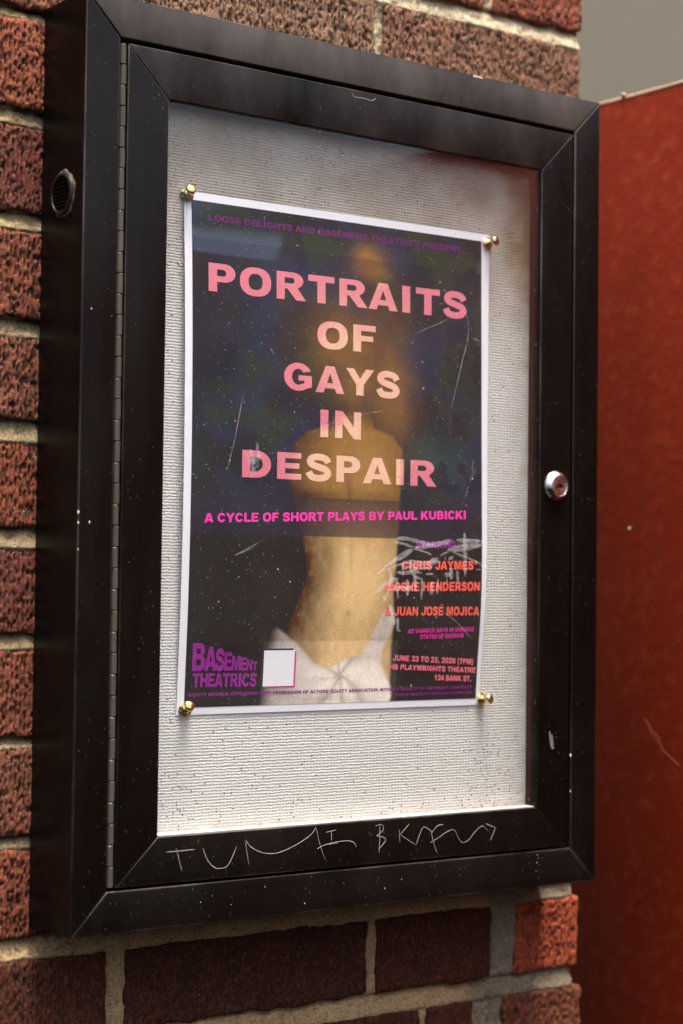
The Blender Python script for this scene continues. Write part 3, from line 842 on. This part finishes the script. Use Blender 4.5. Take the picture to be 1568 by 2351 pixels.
# ------------------------------------------------------------------ poster
PC = {'TL': (0.1368, 0.8063), 'TR': (0.5851, 0.8100), 'BR': (0.5745, 0.2268), 'BL': (0.1374, 0.2267)}
TL_ = [(0, 0), (.05, .0015), (.2, .006), (.36, .0083), (.53, .009), (.7, .0078), (.85, .005), (1, 0)]
TR_ = [(0, 0), (.03, .0004), (.12, .004), (.2, .0085), (.3, .0092), (.58, .005), (.86, .0014), (1, 0)]
_vv = np.linspace(0, 1, 201)
def _smooth(tab):
    y = np.interp(_vv, [a for a, b in tab], [b for a, b in tab])
    for _ in range(3):
        y2 = np.convolve(np.pad(y, 6, mode='edge'), np.ones(13) / 13, 'valid'); y2[0] = y[0]; y2[-1] = y[-1]; y = y2
    return y
_bl, _br = _smooth(TL_), _smooth(TR_)
def surf(u, v, lift=0.0):
    u = np.asarray(u, float); v = np.asarray(v, float)
    ax = PC['BL'][0] * (1 - u) + PC['BR'][0] * u; az = PC['BL'][1] * (1 - u) + PC['BR'][1] * u
    bx_ = PC['TL'][0] * (1 - u) + PC['TR'][0] * u; bz = PC['TL'][1] * (1 - u) + PC['TR'][1] * u
    x = ax * (1 - v) + bx_ * v; z = az * (1 - v) + bz * v
    y = YB - 0.0013 - ((1 - u) * np.interp(v, _vv, _bl) + u * np.interp(v, _vv, _br)) - lift
    return np.stack([x, y, z], -1)
nu, nv = 60, 90
U, Vv = np.meshgrid(np.linspace(0, 1, nu), np.linspace(0, 1, nv))
pf = surf(U, Vv).reshape(-1, 3)
poster = mesh_obj('poster', pf, grid_faces(nu, nv), M_paper, None, True)
tag(poster, 'theatre poster with pink block lettering on dark picture pinned to board behind glass', 'poster')

PA = (0.0217, 0.0138, 0.9785, 0.9842)     # printed area in paper coordinates (skewed a little on the right)
def pa_map(s, t):
    l = 0.0215; r = 0.9710 * t + 0.9878 * (1 - t)
    return l + (r - l) * s, PA[1] + (PA[3] - PA[1]) * t
def art(s, t):
    """plain generic picture: a warm ochre form rising out of pale folded cloth on a dark ground; linear RGB"""
    def C(*c): return np.array(lin(*c))
    shp = s.shape + (1,)
    n1 = fbm(s * 5, t * 7, 101, 5); n2 = fbm(s * 13, t * 19, 131, 4); n3 = fbm(s * 3 + 4, t * 4, 171, 4)
    def mx(a, b, f): return a * (1 - f.reshape(shp)) + b * f.reshape(shp)
    c = np.broadcast_to(C(36, 38, 38), s.shape + (3,)).copy()
    c = mx(c, C(40, 50, 68), sstep(0.40, 0.60, n1) * sstep(0.30, 0.5, t))
    c = mx(c, C(50, 60, 38), sstep(0.48, 0.66, n2) * sstep(.4, .55, t) * 0.8)
    c = mx(c, C(30, 28, 26), sstep(0.45, 0.65, n3) * 0.7)
    # cloud bank near the top, and a dim green glow of landscape on the right
    cl = sstep(0.895, 0.90, t) * sstep(0.965, 0.93, t + 0.05 * (n1 - .5)) * sstep(0.42, 0.5, n3 + 0.15 * np.abs(s - .5))
    c = mx(c, C(82, 92, 104), cl * 0.75)
    gl = np.exp(-((s - 0.80) / 0.13) ** 2 - ((t - 0.505) / 0.06) ** 2)
    c = mx(c, C(62, 92, 74), np.clip(gl * (0.4 + n2), 0, 1) * 0.75)
    tr = sstep(0.50, 0.56, n2 + 0.9 * (0.47 - t)) * sstep(0.55, 0.66, s) * sstep(0.40, 0.45, t)
    c = mx(c, C(28, 34, 46), tr * 0.8)
    c = mx(c, C(34, 32, 29), sstep(0.35, 0.30, t) * 0.85)
    c = c * np.array((0.80, 0.95, 1.05))
    # amber light in the clouds
    for (su, tv, ru, rv, f) in ((0.50, 0.74, 0.13, 0.075, .55), (0.68, 0.66, 0.07, 0.10, .5), (0.60, 0.90, 0.06, 0.035, .6), (0.55, 0.655, 0.06, 0.04, .5)):
        g = np.exp(-((s - su + 0.10 * (n1 - .5)) / ru) ** 2 - ((t - tv + 0.06 * (n3 - .5)) / rv) ** 2)
        c = mx(c, np.broadcast_to(C(150, 106, 50), c.shape), np.clip(g * 2.0 * f * (0.45 + 1.1 * n2), 0, 0.85))
    # stone torso, ochre
    ctr = np.interp(t, [0.0, .12, .2, .27, .36, .46, .54, .60], [.49, .49, .51, .53, .52, .505, .515, .53])
    hw = np.interp(t, [0.0, .12, .17, .25, .31, .40, .48, .53, .557, .572, .60, .61], [.19, .188, .178, .150, .158, .182, .196, .190, .150, .080, .062, .056])
    d = (s - ctr) / np.maximum(hw, 1e-3)
    body = sstep(1.03, 0.955, np.abs(d) + 0.03 * (n2 - .5)) * sstep(0.625, 0.565, t + 0.02 * (n2 - .5))
    fine_ = fbm(s * 60, t * 60, 61, 4)
    sh = 0.82 - 0.55 * np.clip(-d - 0.10, 0, 1) ** 1.1 - 0.34 * np.clip(d - 0.45, 0, 1) ** 1.3
    G_ = lambda su, tv, ru, rv: np.exp(-((s - su) / ru) ** 2 - ((t - tv) / rv) ** 2)
    sh = sh + 0.16 * G_(.42, .47, .07, .035) + 0.16 * G_(.60, .47, .07, .035) - 0.20 * G_(.42, .425, .08, .012) - 0.18 * G_(.60, .425, .08, .012)
    sh = sh - 0.14 * G_(.515, .45, .012, .06) - 0.10 * G_(.525, .30, .010, .07) + 0.16 * G_(.56, .24, .06, .06) - 0.16 * G_(.52, .185, .007, .007)
    sh = sh - 0.12 * G_(.45, .31, .02, .03) + 0.14 * (fine_ - .5) + 0.22 * (n1 - .5) - 0.20 * sstep(.55, .61, t)
    low = sstep(0.40, 0.30, t)
    dk = np.broadcast_to(C(74, 46, 20), c.shape); li = mx(np.broadcast_to(C(186, 138, 66), c.shape), np.broadcast_to(C(218, 186, 132), c.shape), low)
    och = mx(dk, li, np.clip((sh - 0.34) * 1.9, 0, 1))
    c = mx(c, och, np.clip(body, 0, 1))
    # pale cloth along the bottom
    top = 0.078 + 0.085 * np.clip(np.abs(s - .475) / .19, 0, 1) ** 1.5 + 0.035 * sstep(.56, .64, s) + 0.02 * (n1 - .5) + 0.006 * np.sin(s * 40)
    side = sstep(0.235, 0.285, s + 0.06 * (n1 - .5) - 0.35 * np.clip(t - .09, 0, 1)) * sstep(0.670, 0.655, s - 0.02 * np.sin(t * 40 + 1))
    cloth = side * sstep(top + 0.004, top - 0.006, t)
    ang = np.arctan2(t - 0.055, s - 0.50); rad = np.hypot(s - .5, (t - .055) * 1.3)
    f1 = np.abs(np.sin(ang * 3.2 + 7 * rad + 2.4 * (n1 - .5) + 0.7)); f2 = np.abs(np.sin((s * .6 + t * 2.6) * 13 + 3 * n3 + 2 * n1))
    fm = np.clip(0.16 + 0.50 * f1 ** 0.7 + 0.32 * f2 ** 0.7 + 0.22 * (fbm(s * 60, t * 60, 63, 3) - .5) - 0.5 * np.exp(-(rad / 0.018) ** 2), 0, 1)
    cc = mx(np.broadcast_to(C(104, 92, 80), c.shape), np.broadcast_to(C(222, 214, 204), c.shape), fm)
    dim = sstep(0.50, 0.22, s)
    cc = mx(cc, cc * 0.42, dim)
    c = mx(c, cc, cloth)
    # flat overlay bands of the layout
    band = (t > 0.422) & (t < 0.927)
    c = np.where(band[..., None], c * np.array((0.66, 0.68, 0.78)) + np.array(lin(12, 14, 20)), c)
    band = (t > 0.342) & (t <= 0.422)
    c = np.where(band[..., None], c * np.array((0.24, 0.24, 0.28)) + np.array(lin(30, 32, 44)), c)
    band = (t < 0.127) & (s > 0.24) & (s < .70)
    c = np.where(band[..., None], np.minimum(c * 1.25 + 0.02, 0.9), c)
    return c
ns, nt_ = 260, 380
Sg, Tg = np.meshgrid(np.linspace(0, 1, ns), np.linspace(0, 1, nt_))
Ug, Vg = pa_map(Sg, Tg)
inkc = art(Sg, Tg).reshape(-1, 3)
mesh_obj('printed_picture', surf(Ug, Vg, 0.0003).reshape(-1, 3), grid_faces(ns, nt_), M_ink, poster, True, {'ink': inkc})

# ---- lettering: a heavy grotesque drawn as outlines (cap height 100)
def arc(cx, cy, rx, ry, a0, a1, n=12, e=2.0):
    out = []
    for k in range(n + 1):
        a = R(a0 + (a1 - a0) * k / n)
        c, s = math.cos(a), math.sin(a)
        out.append((cx + rx * math.copysign(abs(c) ** (2 / e), c), cy + ry * math.copysign(abs(s) ** (2 / e), s)))
    return out
def stroke(pts, hw):
    P = [np.array(p, float) for p in pts]; Q = []
    for i in range(len(P) - 1):
        p0 = P[max(i - 1, 0)]; p1 = P[i]; p2 = P[i + 1]; p3 = P[min(i + 2, len(P) - 1)]
        for t in np.linspace(0, 1, 6, endpoint=(i == len(P) - 2)):
            Q.append(0.5 * ((2 * p1) + (-p0 + p2) * t + (2 * p0 - 5 * p1 + 4 * p2 - p3) * t * t + (-p0 + 3 * p1 - 3 * p2 + p3) * t ** 3))
    Q = np.array(Q); tg = np.gradient(Q, axis=0); tg /= np.linalg.norm(tg, axis=1)[:, None] + 1e-9
    nn = np.stack([-tg[:, 1], tg[:, 0]], 1)
    return ('strip', [tuple(a) for a in Q + nn * hw], [tuple(a) for a in Q - nn * hw])
ring = lambda x, rx, hx, hy, y=50, ry=51.5: [arc(x, y, rx, ry, 0, 360, 36, 2.35)[:-1], arc(x, y, hx, hy, 0, 360, 28, 2.35)[:-1]]
GL = {
 'A': (109, [[[(0, 0), (30, 0), (36, 17), (73, 17), (79, 0), (109, 0), (71, 100), (38, 100)], [(43, 37), (66, 37), (54.5, 73)]]]),
 'B': (109, [[[(8, 0), (62, 0)] + arc(65, 28.5, 37, 28.5, -90, 72) + arc(63, 74, 33, 26, -48, 90) + [(8, 100)], [(36, 20), (58, 20)] + arc(60, 31, 12, 11, -90, 90, 8) + [(36, 42)], [(36, 61), (55, 61)] + arc(57, 70.5, 10, 9.5, -90, 90, 8) + [(36, 80)]]]),
 'C': (109, [[arc(54, 50, 49, 51.5, 24, 336, 36) + arc(54, 50, 21, 29.5, 322, 38, 24)]]),
 'D': (116, [[[(8, 0), (52, 0)] + arc(56, 50, 52, 50, -90, 90, 22) + [(8, 100)], [(36, 23), (50, 23)] + arc(54, 50, 25, 27, -90, 90, 16) + [(36, 77)]]]),
 'E': (101, [[[(8, 0), (94, 0), (94, 22), (36, 22), (36, 41), (87, 41), (87, 61), (36, 61), (36, 79), (93, 79), (93, 100), (8, 100)]]]),
 'F': (93, [[[(8, 0), (36, 0), (36, 40), (79, 40), (79, 60), (36, 60), (36, 78), (88, 78), (88, 100), (8, 100)]]]),
 'G': (116, [[arc(57, 50, 52, 51.5, 27, 308, 34) + [(108, 14), (108, 56), (58, 56), (58, 37), (80, 37), (80, 27)] + arc(57, 50, 23, 29.5, 304, 36, 22)]]),
 'H': (116, [[[(8, 0), (36, 0), (36, 38), (80, 38), (80, 0), (108, 0), (108, 100), (80, 100), (80, 62), (36, 62), (36, 100), (8, 100)]]]),
 'I': (54, [[[(12, 0), (42, 0), (42, 100), (12, 100)]]]),
 'J': (93, [[[(86, 100), (57, 100), (57, 34)] + arc(44.5, 33, 12.5, 13, 0, -180, 10) + [(4, 37)] + arc(45, 35, 41, 37, 180, 360, 18)]]),
 'K': (116, [[[(8, 0), (36, 0), (36, 26), (49, 39), (78, 0), (115, 0), (69, 61), (111, 100), (73, 100), (36, 62), (36, 100), (8, 100)]]]),
 'L': (93, [[[(8, 0), (90, 0), (90, 23), (36, 23), (36, 100), (8, 100)]]]),
 'M': (132, [[[(8, 0), (34, 0), (34, 74), (54, 0), (78, 0), (98, 74), (98, 0), (124, 0), (124, 100), (84, 100), (66, 38), (48, 100), (8, 100)]]]),
 'N': (116, [[[(8, 0), (36, 0), (36, 56), (80, 0), (108, 0), (108, 100), (80, 100), (80, 44), (36, 100), (8, 100)]]]),
 'O': (116, [ring(58, 53, 24, 29)]),
 'P': (101, [[[(8, 0), (36, 0), (36, 35), (58, 35)] + arc(61, 67.5, 36, 32.5, -90, 90, 18) + [(8, 100)], [(36, 56), (53, 56)] + arc(55, 67.5, 11.5, 11.5, -90, 90, 10) + [(36, 79)]]]),
 'Q': (116, [ring(58, 53, 24, 29), [[(62, 26), (98, -10), (114, 8), (82, 38)]]]),
 'R': (109, [[[(8, 0), (36, 0), (36, 40), (45, 40), (76, 0), (111, 0), (81, 43)] + arc(65, 71, 36, 29, -58, 90, 16) + [(8, 100)], [(36, 59), (57, 59)] + arc(59, 69.5, 11.5, 10.5, -90, 90, 10) + [(36, 80)]]]),
 'S': (101, [stroke([(85, 69), (75, 83.5), (52, 90), (28, 86), (19, 73), (27, 60.5), (50, 52), (74, 43.5), (83.5, 29), (74, 15), (50, 10), (25, 15), (14, 33)], 12.6)]),
 'T': (101, [[[(36, 0), (65, 0), (65, 77), (97, 77), (97, 100), (4, 100), (4, 77), (36, 77)]]]),
 'U': (116, [[[(8, 100), (8, 40)] + arc(58, 40, 50, 41.5, 180, 360, 20) + [(108, 100), (80, 100), (80, 39)] + arc(58, 39, 22, 17.5, 0, -180, 14) + [(36, 100)]]]),
 'V': (109, [[[(0, 100), (37, 0), (72, 0), (109, 100), (78, 100), (54.5, 28), (31, 100)]]]),
 'W': (140, [[[(0, 100), (22, 0), (53, 0), (70, 60), (87, 0), (118, 0), (140, 100), (111, 100), (101, 44), (85, 100), (55, 100), (39, 44), (29, 100)]]]),
 'Y': (109, [[[(40, 0), (69, 0), (69, 40), (109, 100), (77, 100), (54.5, 62), (32, 100), (0, 100), (40, 40)]]]),
 '0': (93, [ring(46.5, 42, 15, 30)]),
 '1': (93, [[[(36, 0), (64, 0), (64, 100), (41, 100), (28, 82), (10, 76), (10, 56), (25, 61), (36, 68)]]]),
 '2': (93, [stroke([(17, 66), (23, 83), (46, 89.5), (70, 83), (76, 69), (68, 54), (45, 36), (24, 12)], 12.5), [[(5, 0), (88, 0), (88, 22), (5, 22)]]]),
 '3': (93, [stroke([(16, 72), (24, 85), (46, 90), (67, 86), (74, 74), (66, 61), (42, 55)], 11.5), stroke([(42, 53), (70, 46), (78, 30), (68, 15), (46, 10), (22, 15), (13, 30)], 12)]),
 '4': (93, [[[(50, 0), (77, 0), (77, 18), (90, 18), (90, 39), (77, 39), (77, 100), (53, 100), (4, 42), (4, 18), (50, 18)], [(28, 39), (50, 39), (50, 66)]]]),
 '5': (93, [[[(12, 47), (21, 100), (82, 100), (82, 78), (42, 78), (39, 62), (36, 50)]], stroke([(24, 50), (46, 57), (68, 50), (76, 34), (68, 16), (44, 10.5), (20, 15), (13, 29)], 12)]),
 '6': (93, [ring(46.5, 41, 15, 15, 32, 33.5), stroke([(17, 34), (20, 60), (32, 80), (52, 88), (76, 76)], 12)]),
 '7': (93, [[[(22, 0), (52, 0), (60, 40), (88, 78), (88, 100), (6, 100), (6, 77), (54, 77), (34, 44)]]]),
 '.': (46, [[[(10, 0), (37, 0), (37, 25), (10, 25)]]]),
 ',': (46, [[[(10, 0), (20, 0), (12, -14), (22, -22), (34, -10), (37, 5), (37, 25), (10, 25)]]]),
 ':': (46, [[[(10, 0), (37, 0), (37, 25), (10, 25)]], [[(10, 48), (37, 48), (37, 73), (10, 73)]]]),
 '(': (48, [stroke([(38, 106), (22, 82), (16, 45), (22, 6), (38, -20)], 10.5)]),
 ')': (48, [stroke([(10, 106), (26, 82), (32, 45), (26, 6), (10, -20)], 10.5)]),
 '*': (60, [[[(24, 60), (36, 60), (36, 102), (24, 102)]], [[(8, 74), (13, 64), (52, 88), (47, 98)]], [[(8, 88), (47, 64), (52, 74), (13, 98)]]]),
 "'": (40, [[[(10, 100), (34, 100), (29, 62), (15, 62)]]]),
 '&': (116, [stroke([(104, 4), (72, 36), (38, 72), (34, 86), (52, 93), (68, 84)], 10.5), stroke([(68, 84), (58, 66), (26, 45), (18, 26), (38, 9), (68, 14), (94, 46)], 10.5)]),
 ' ': (46, []),
}
GL['É'] = (101, GL['E'][1] + [[[(40, 107), (54, 107), (80, 128), (48, 128)]]])

def glyph_tris(ch):
    """list of (2-D verts, faces, layer)"""
    out = []
    for k, piece in enumerate(GL[ch][1]):
        if piece[0] == 'strip':
            a, b = piece[1], piece[2]; m = len(a)
            out.append((a + b, [(i, m + i, m + i + 1, i + 1) for i in range(m - 1)], k))
        else:
            vs_ = [Vector((x, y, 0)) for c in piece for x, y in c]
            tri = tessellate_polygon([[Vector((x, y, 0)) for x, y in c] for c in piece])
            out.append(([(v.x, v.y) for v in vs_], [tuple(t) for t in tri], k))
    return out

def text_line(name, txt, p0, p1, h, colour, over=0.0, over_col=None, fine=False, lift=0.0006, heights=None, track=0.0, jitter=0, squeeze=None):
    """set txt so that its ink runs from p0 to p1 (paper coordinates of the baseline), cap height h"""
    adv = [GL[c][0] + track for c in txt]
    hs = heights or [1.0] * len(txt)
    if squeeze: adv = [a * q for a, q in zip(adv, squeeze)]
    tot = sum(adv) - 16
    V = []; F = []
    x = -8
    dx = (p1[0] - p0[0]) / tot; dy = (p1[1] - p0[1]) / tot
    for c, a, hh, k in zip(txt, adv, hs, range(len(txt))):
        sq = squeeze[k] if squeeze else 1.0
        for v2, f2, lay in glyph_tris(c):
            n0 = len(V)
            for px, py in v2:
                t = x + px * sq
                V.append((p0[0] + t * dx, p0[1] + t * dy + py / 100 * h * hh, lift + 0.00005 * lay + 0.00012 * (k % 2 if track < 0 else 0)))
            F += [tuple(n0 + i for i in f) for f in f2]
        x += a
    bm = bmesh.new()
    bv = [bm.verts.new(v) for v in V]
    for f in F:
        try: bm.faces.new([bv[i] for i in f])
        except ValueError: pass
    st = 0.022 if fine else 0.06
    xs = [v[0] for v in V]; zs = [v[1] for v in V]
    for ax, lo, hi in ((0, min(xs), max(xs)), (1, min(zs), max(zs))):
        q = math.ceil(lo / st) * st
        while q < hi:
            co = (q, 0, 0) if ax == 0 else (0, q, 0); no = (1, 0, 0) if ax == 0 else (0, 1, 0)
            bmesh.ops.bisect_plane(bm, geom=bm.verts[:] + bm.edges[:] + bm.faces[:], plane_co=co, plane_no=no, dist=1e-6)
            q += st
    bmesh.ops.triangulate(bm, faces=bm.faces[:])
    bm.verts.index_update()
    A = np.array([tuple(v.co) for v in bm.verts])
    F = [[v.index for v in f.verts] for f in bm.faces]
    bm.free()
    P = surf(A[:, 0], A[:, 1]); P[:, 1] -= A[:, 2]
    # orient to the viewer
    FF = []
    for f in F:
        a, b, c = (A[i] for i in f)
        FF.append(f if (b[0] - a[0]) * (c[1] - a[1]) - (b[1] - a[1]) * (c[0] - a[0]) > 0 else f[::-1])
    s = (A[:, 0] - 0.0215) / 0.958; t = (A[:, 1] - PA[1]) / (PA[3] - PA[1])
    base = art(s, t)
    lum = np.clip((base @ np.array((0.5, 0.4, 0.1)) - 0.02) / 0.12, 0, 1)[:, None]
    col = np.tile(np.array(lin(*colour)), (len(A), 1))
    if over_col is not None:
        col = col * (1 - lum) + np.array(lin(*over_col)) * lum
    col = col * (1 - over) + base * over
    return mesh_obj(name, P, FF, M_ink, poster, False, {'ink': col})

PINK = (216, 124, 142); PEACH = (232, 190, 162)
text_line('presenter_lettering', 'LOOSE DELIGHTS AND BASEMENT THEATRICS PRESENT...', (0.0718, 0.9476), (0.9225, 0.9534), 0.0128, (108, 36, 114), 0.2)
for txt, a, b, h in (('PORTRAITS', (0.0691, 0.8108), (0.9206, 0.8132), 0.0552), ('OF', (0.4094, 0.7213), (0.6023, 0.7221), 0.0549), ('GAYS', (0.3033, 0.6331), (0.6851, 0.6323), 0.0540),
                     ('IN', (0.4147, 0.5435), (0.5575, 0.5431), 0.0551), ('DESPAIR', (0.1735, 0.4560), (0.8108, 0.4554), 0.0529)):
    text_line('title_lettering', txt, a, b, h, PINK, 0.0, PEACH, True, track=6)
text_line('subtitle_lettering', 'A CYCLE OF SHORT PLAYS BY PAUL KUBICKI', (0.0646, 0.3660), (0.9219, 0.3906), 0.0175, (248, 60, 178))
text_line('cast_lettering', 'STARRING:', (0.7439, 0.3276), (0.8938, 0.3299), 0.0135, (150, 45, 160))
CORAL = (250, 104, 88)
text_line('cast_lettering', 'CHRIS JAYMES*', (0.6987, 0.2823), (0.9637, 0.2849), 0.0179, CORAL)
text_line('cast_lettering', 'MOSHE HENDERSON', (0.6457, 0.2375), (0.9764, 0.2408), 0.0186, CORAL)
text_line('cast_lettering', '& JUAN JOSÉ MOJICA', (0.6460, 0.1883), (0.9765, 0.1888), 0.0183, CORAL)
text_line('note_lettering', 'AS VARIOUS GAYS IN VARIOUS', (0.7294, 0.1518), (0.9627, 0.1558), 0.0088, (226, 40, 165))
text_line('note_lettering', 'STATES OF DESPAIR', (0.7726, 0.1403), (0.9275, 0.1427), 0.0088, (226, 40, 165))
DATE = (238, 118, 136)
text_line('date_lettering', 'JUNE 23 TO 25, 2026 (7PM)', (0.6828, 0.0967), (0.9689, 0.0855), 0.0117, DATE)
text_line('venue_lettering', 'HB PLAYWRIGHTS THEATRE', (0.6725, 0.0789), (0.9796, 0.0681), 0.0108, DATE)
text_line('venue_lettering', '124 BANK ST.', (0.8326, 0.0544), (0.9666, 0.0499), 0.0114, DATE)
text_line('small_print_lettering', "*EQUITY MEMBER APPEARING WITH PERMISSION OF ACTORS' EQUITY ASSOCIATION WITHOUT BENEFIT OF AN EQUITY CONTRACT.", (0.0280, 0.0345), (0.9750, 0.0350), 0.0064, (128, 36, 130))
text_line('small_print_lettering', 'THIS IS AN EQUITY APPROVED SHOWCASE.', (0.6966, 0.0231), (0.9760, 0.0240), 0.0064, (118, 32, 122))
PURP = (138, 34, 138)
text_line('logo_lettering', 'BASEMENT', (0.0403, 0.0834), (0.2345, 0.0822), 0.0529, PURP, heights=[1, .87, .79, .66, .54, .475, .395, .33], squeeze=[1.0, .78, .70, .62, .56, .50, .42, .42], track=-12)
text_line('logo_lettering', 'THEATRICS', (0.0440, 0.0525), (0.2360, 0.0505), 0.0265, PURP, squeeze=[1, .9, .9, .92, 1, .95, 1.1, .95, .95], track=-6)
# pale square where a code was printed, kept blank
def patch(name, u0, u1, v0, v1, lift, col):
    n = 8
    A, B = np.meshgrid(np.linspace(u0, u1, n), np.linspace(v0, v1, n))
    return mesh_obj(name, surf(A, B, lift).reshape(-1, 3), grid_faces(n, n), M_ink, poster, True, {'ink': np.tile(np.array(lin(*col)), (n * n, 1))})
patch('label_shadow', 0.2625, 0.3605, 0.0475, 0.1180, 0.00055, (196, 84, 140))
patch('label_shadow', 0.2555, 0.3500, 0.0560, 0.1240, 0.00065, (42, 48, 60))
_bl_ = patch('blank_label', 0.2579, 0.3545, 0.0505, 0.1205, 0.0008, (226, 224, 230))
_bl_.data.materials[0] = M_paper

# ------------------------------------------------------------------ push pins
def make_pin(base, head, label):
    b = np.array((base[0], YB - 0.0017, base[1])); hd = np.array((head[0], 0.0066, head[1]))
    ax = hd - b; ln = float(np.linalg.norm(ax)); ax = ax / ln
    r = empty('push_pin', tuple(b))
    tag(r, label, 'push pin', 'brass push pins holding the poster')
    bm = bmesh.new()
    add_lathe(bm, [(0, -0.0012), (0.0058, -0.0010), (0.0078, -0.0002), (0.0082, 0.0010), (0.0074, 0.0021), (0.0058, 0.0028), (0.0046, 0.0046), (0.0034, 0.0060), (0, 0.0064)], b, ax, 32)
    o = bm_obj('collar', bm, M_brass, r); smooth_by_angle(o, 50)
    bm = bmesh.new()
    add_lathe(bm, [(0.0024, 0.0055), (0.0019, 0.009), (0.0020, ln - 0.0035), (0.0030, ln - 0.0022)], b, ax, 20)
    bm_obj('shaft', bm, M_brass, r, True)
    bm = bmesh.new()
    add_lathe(bm, [(0, ln - 0.0030), (0.0036, ln - 0.0028), (0.0056, ln - 0.0014), (0.0062, ln), (0.0056, ln + 0.0014), (0.0036, ln + 0.0024), (0, ln + 0.0027)], b, ax, 28)
    bm_obj('head', bm, M_brass, r, True)
    return r
make_pin((0.1405, 0.8010), (0.1380, 0.8055), "brass push pin with the head tilted up, in the poster's upper left corner")
make_pin((0.5815, 0.7990), (0.5843, 0.8012), "brass push pin seen side on in the poster's upper right corner")
make_pin((0.1480, 0.2325), (0.1462, 0.2375), "brass push pin in the poster's lower left corner, beside the purple emblem")
make_pin((0.5778, 0.2337), (0.5818, 0.2342), "brass push pin seen side on in the poster's lower right corner")
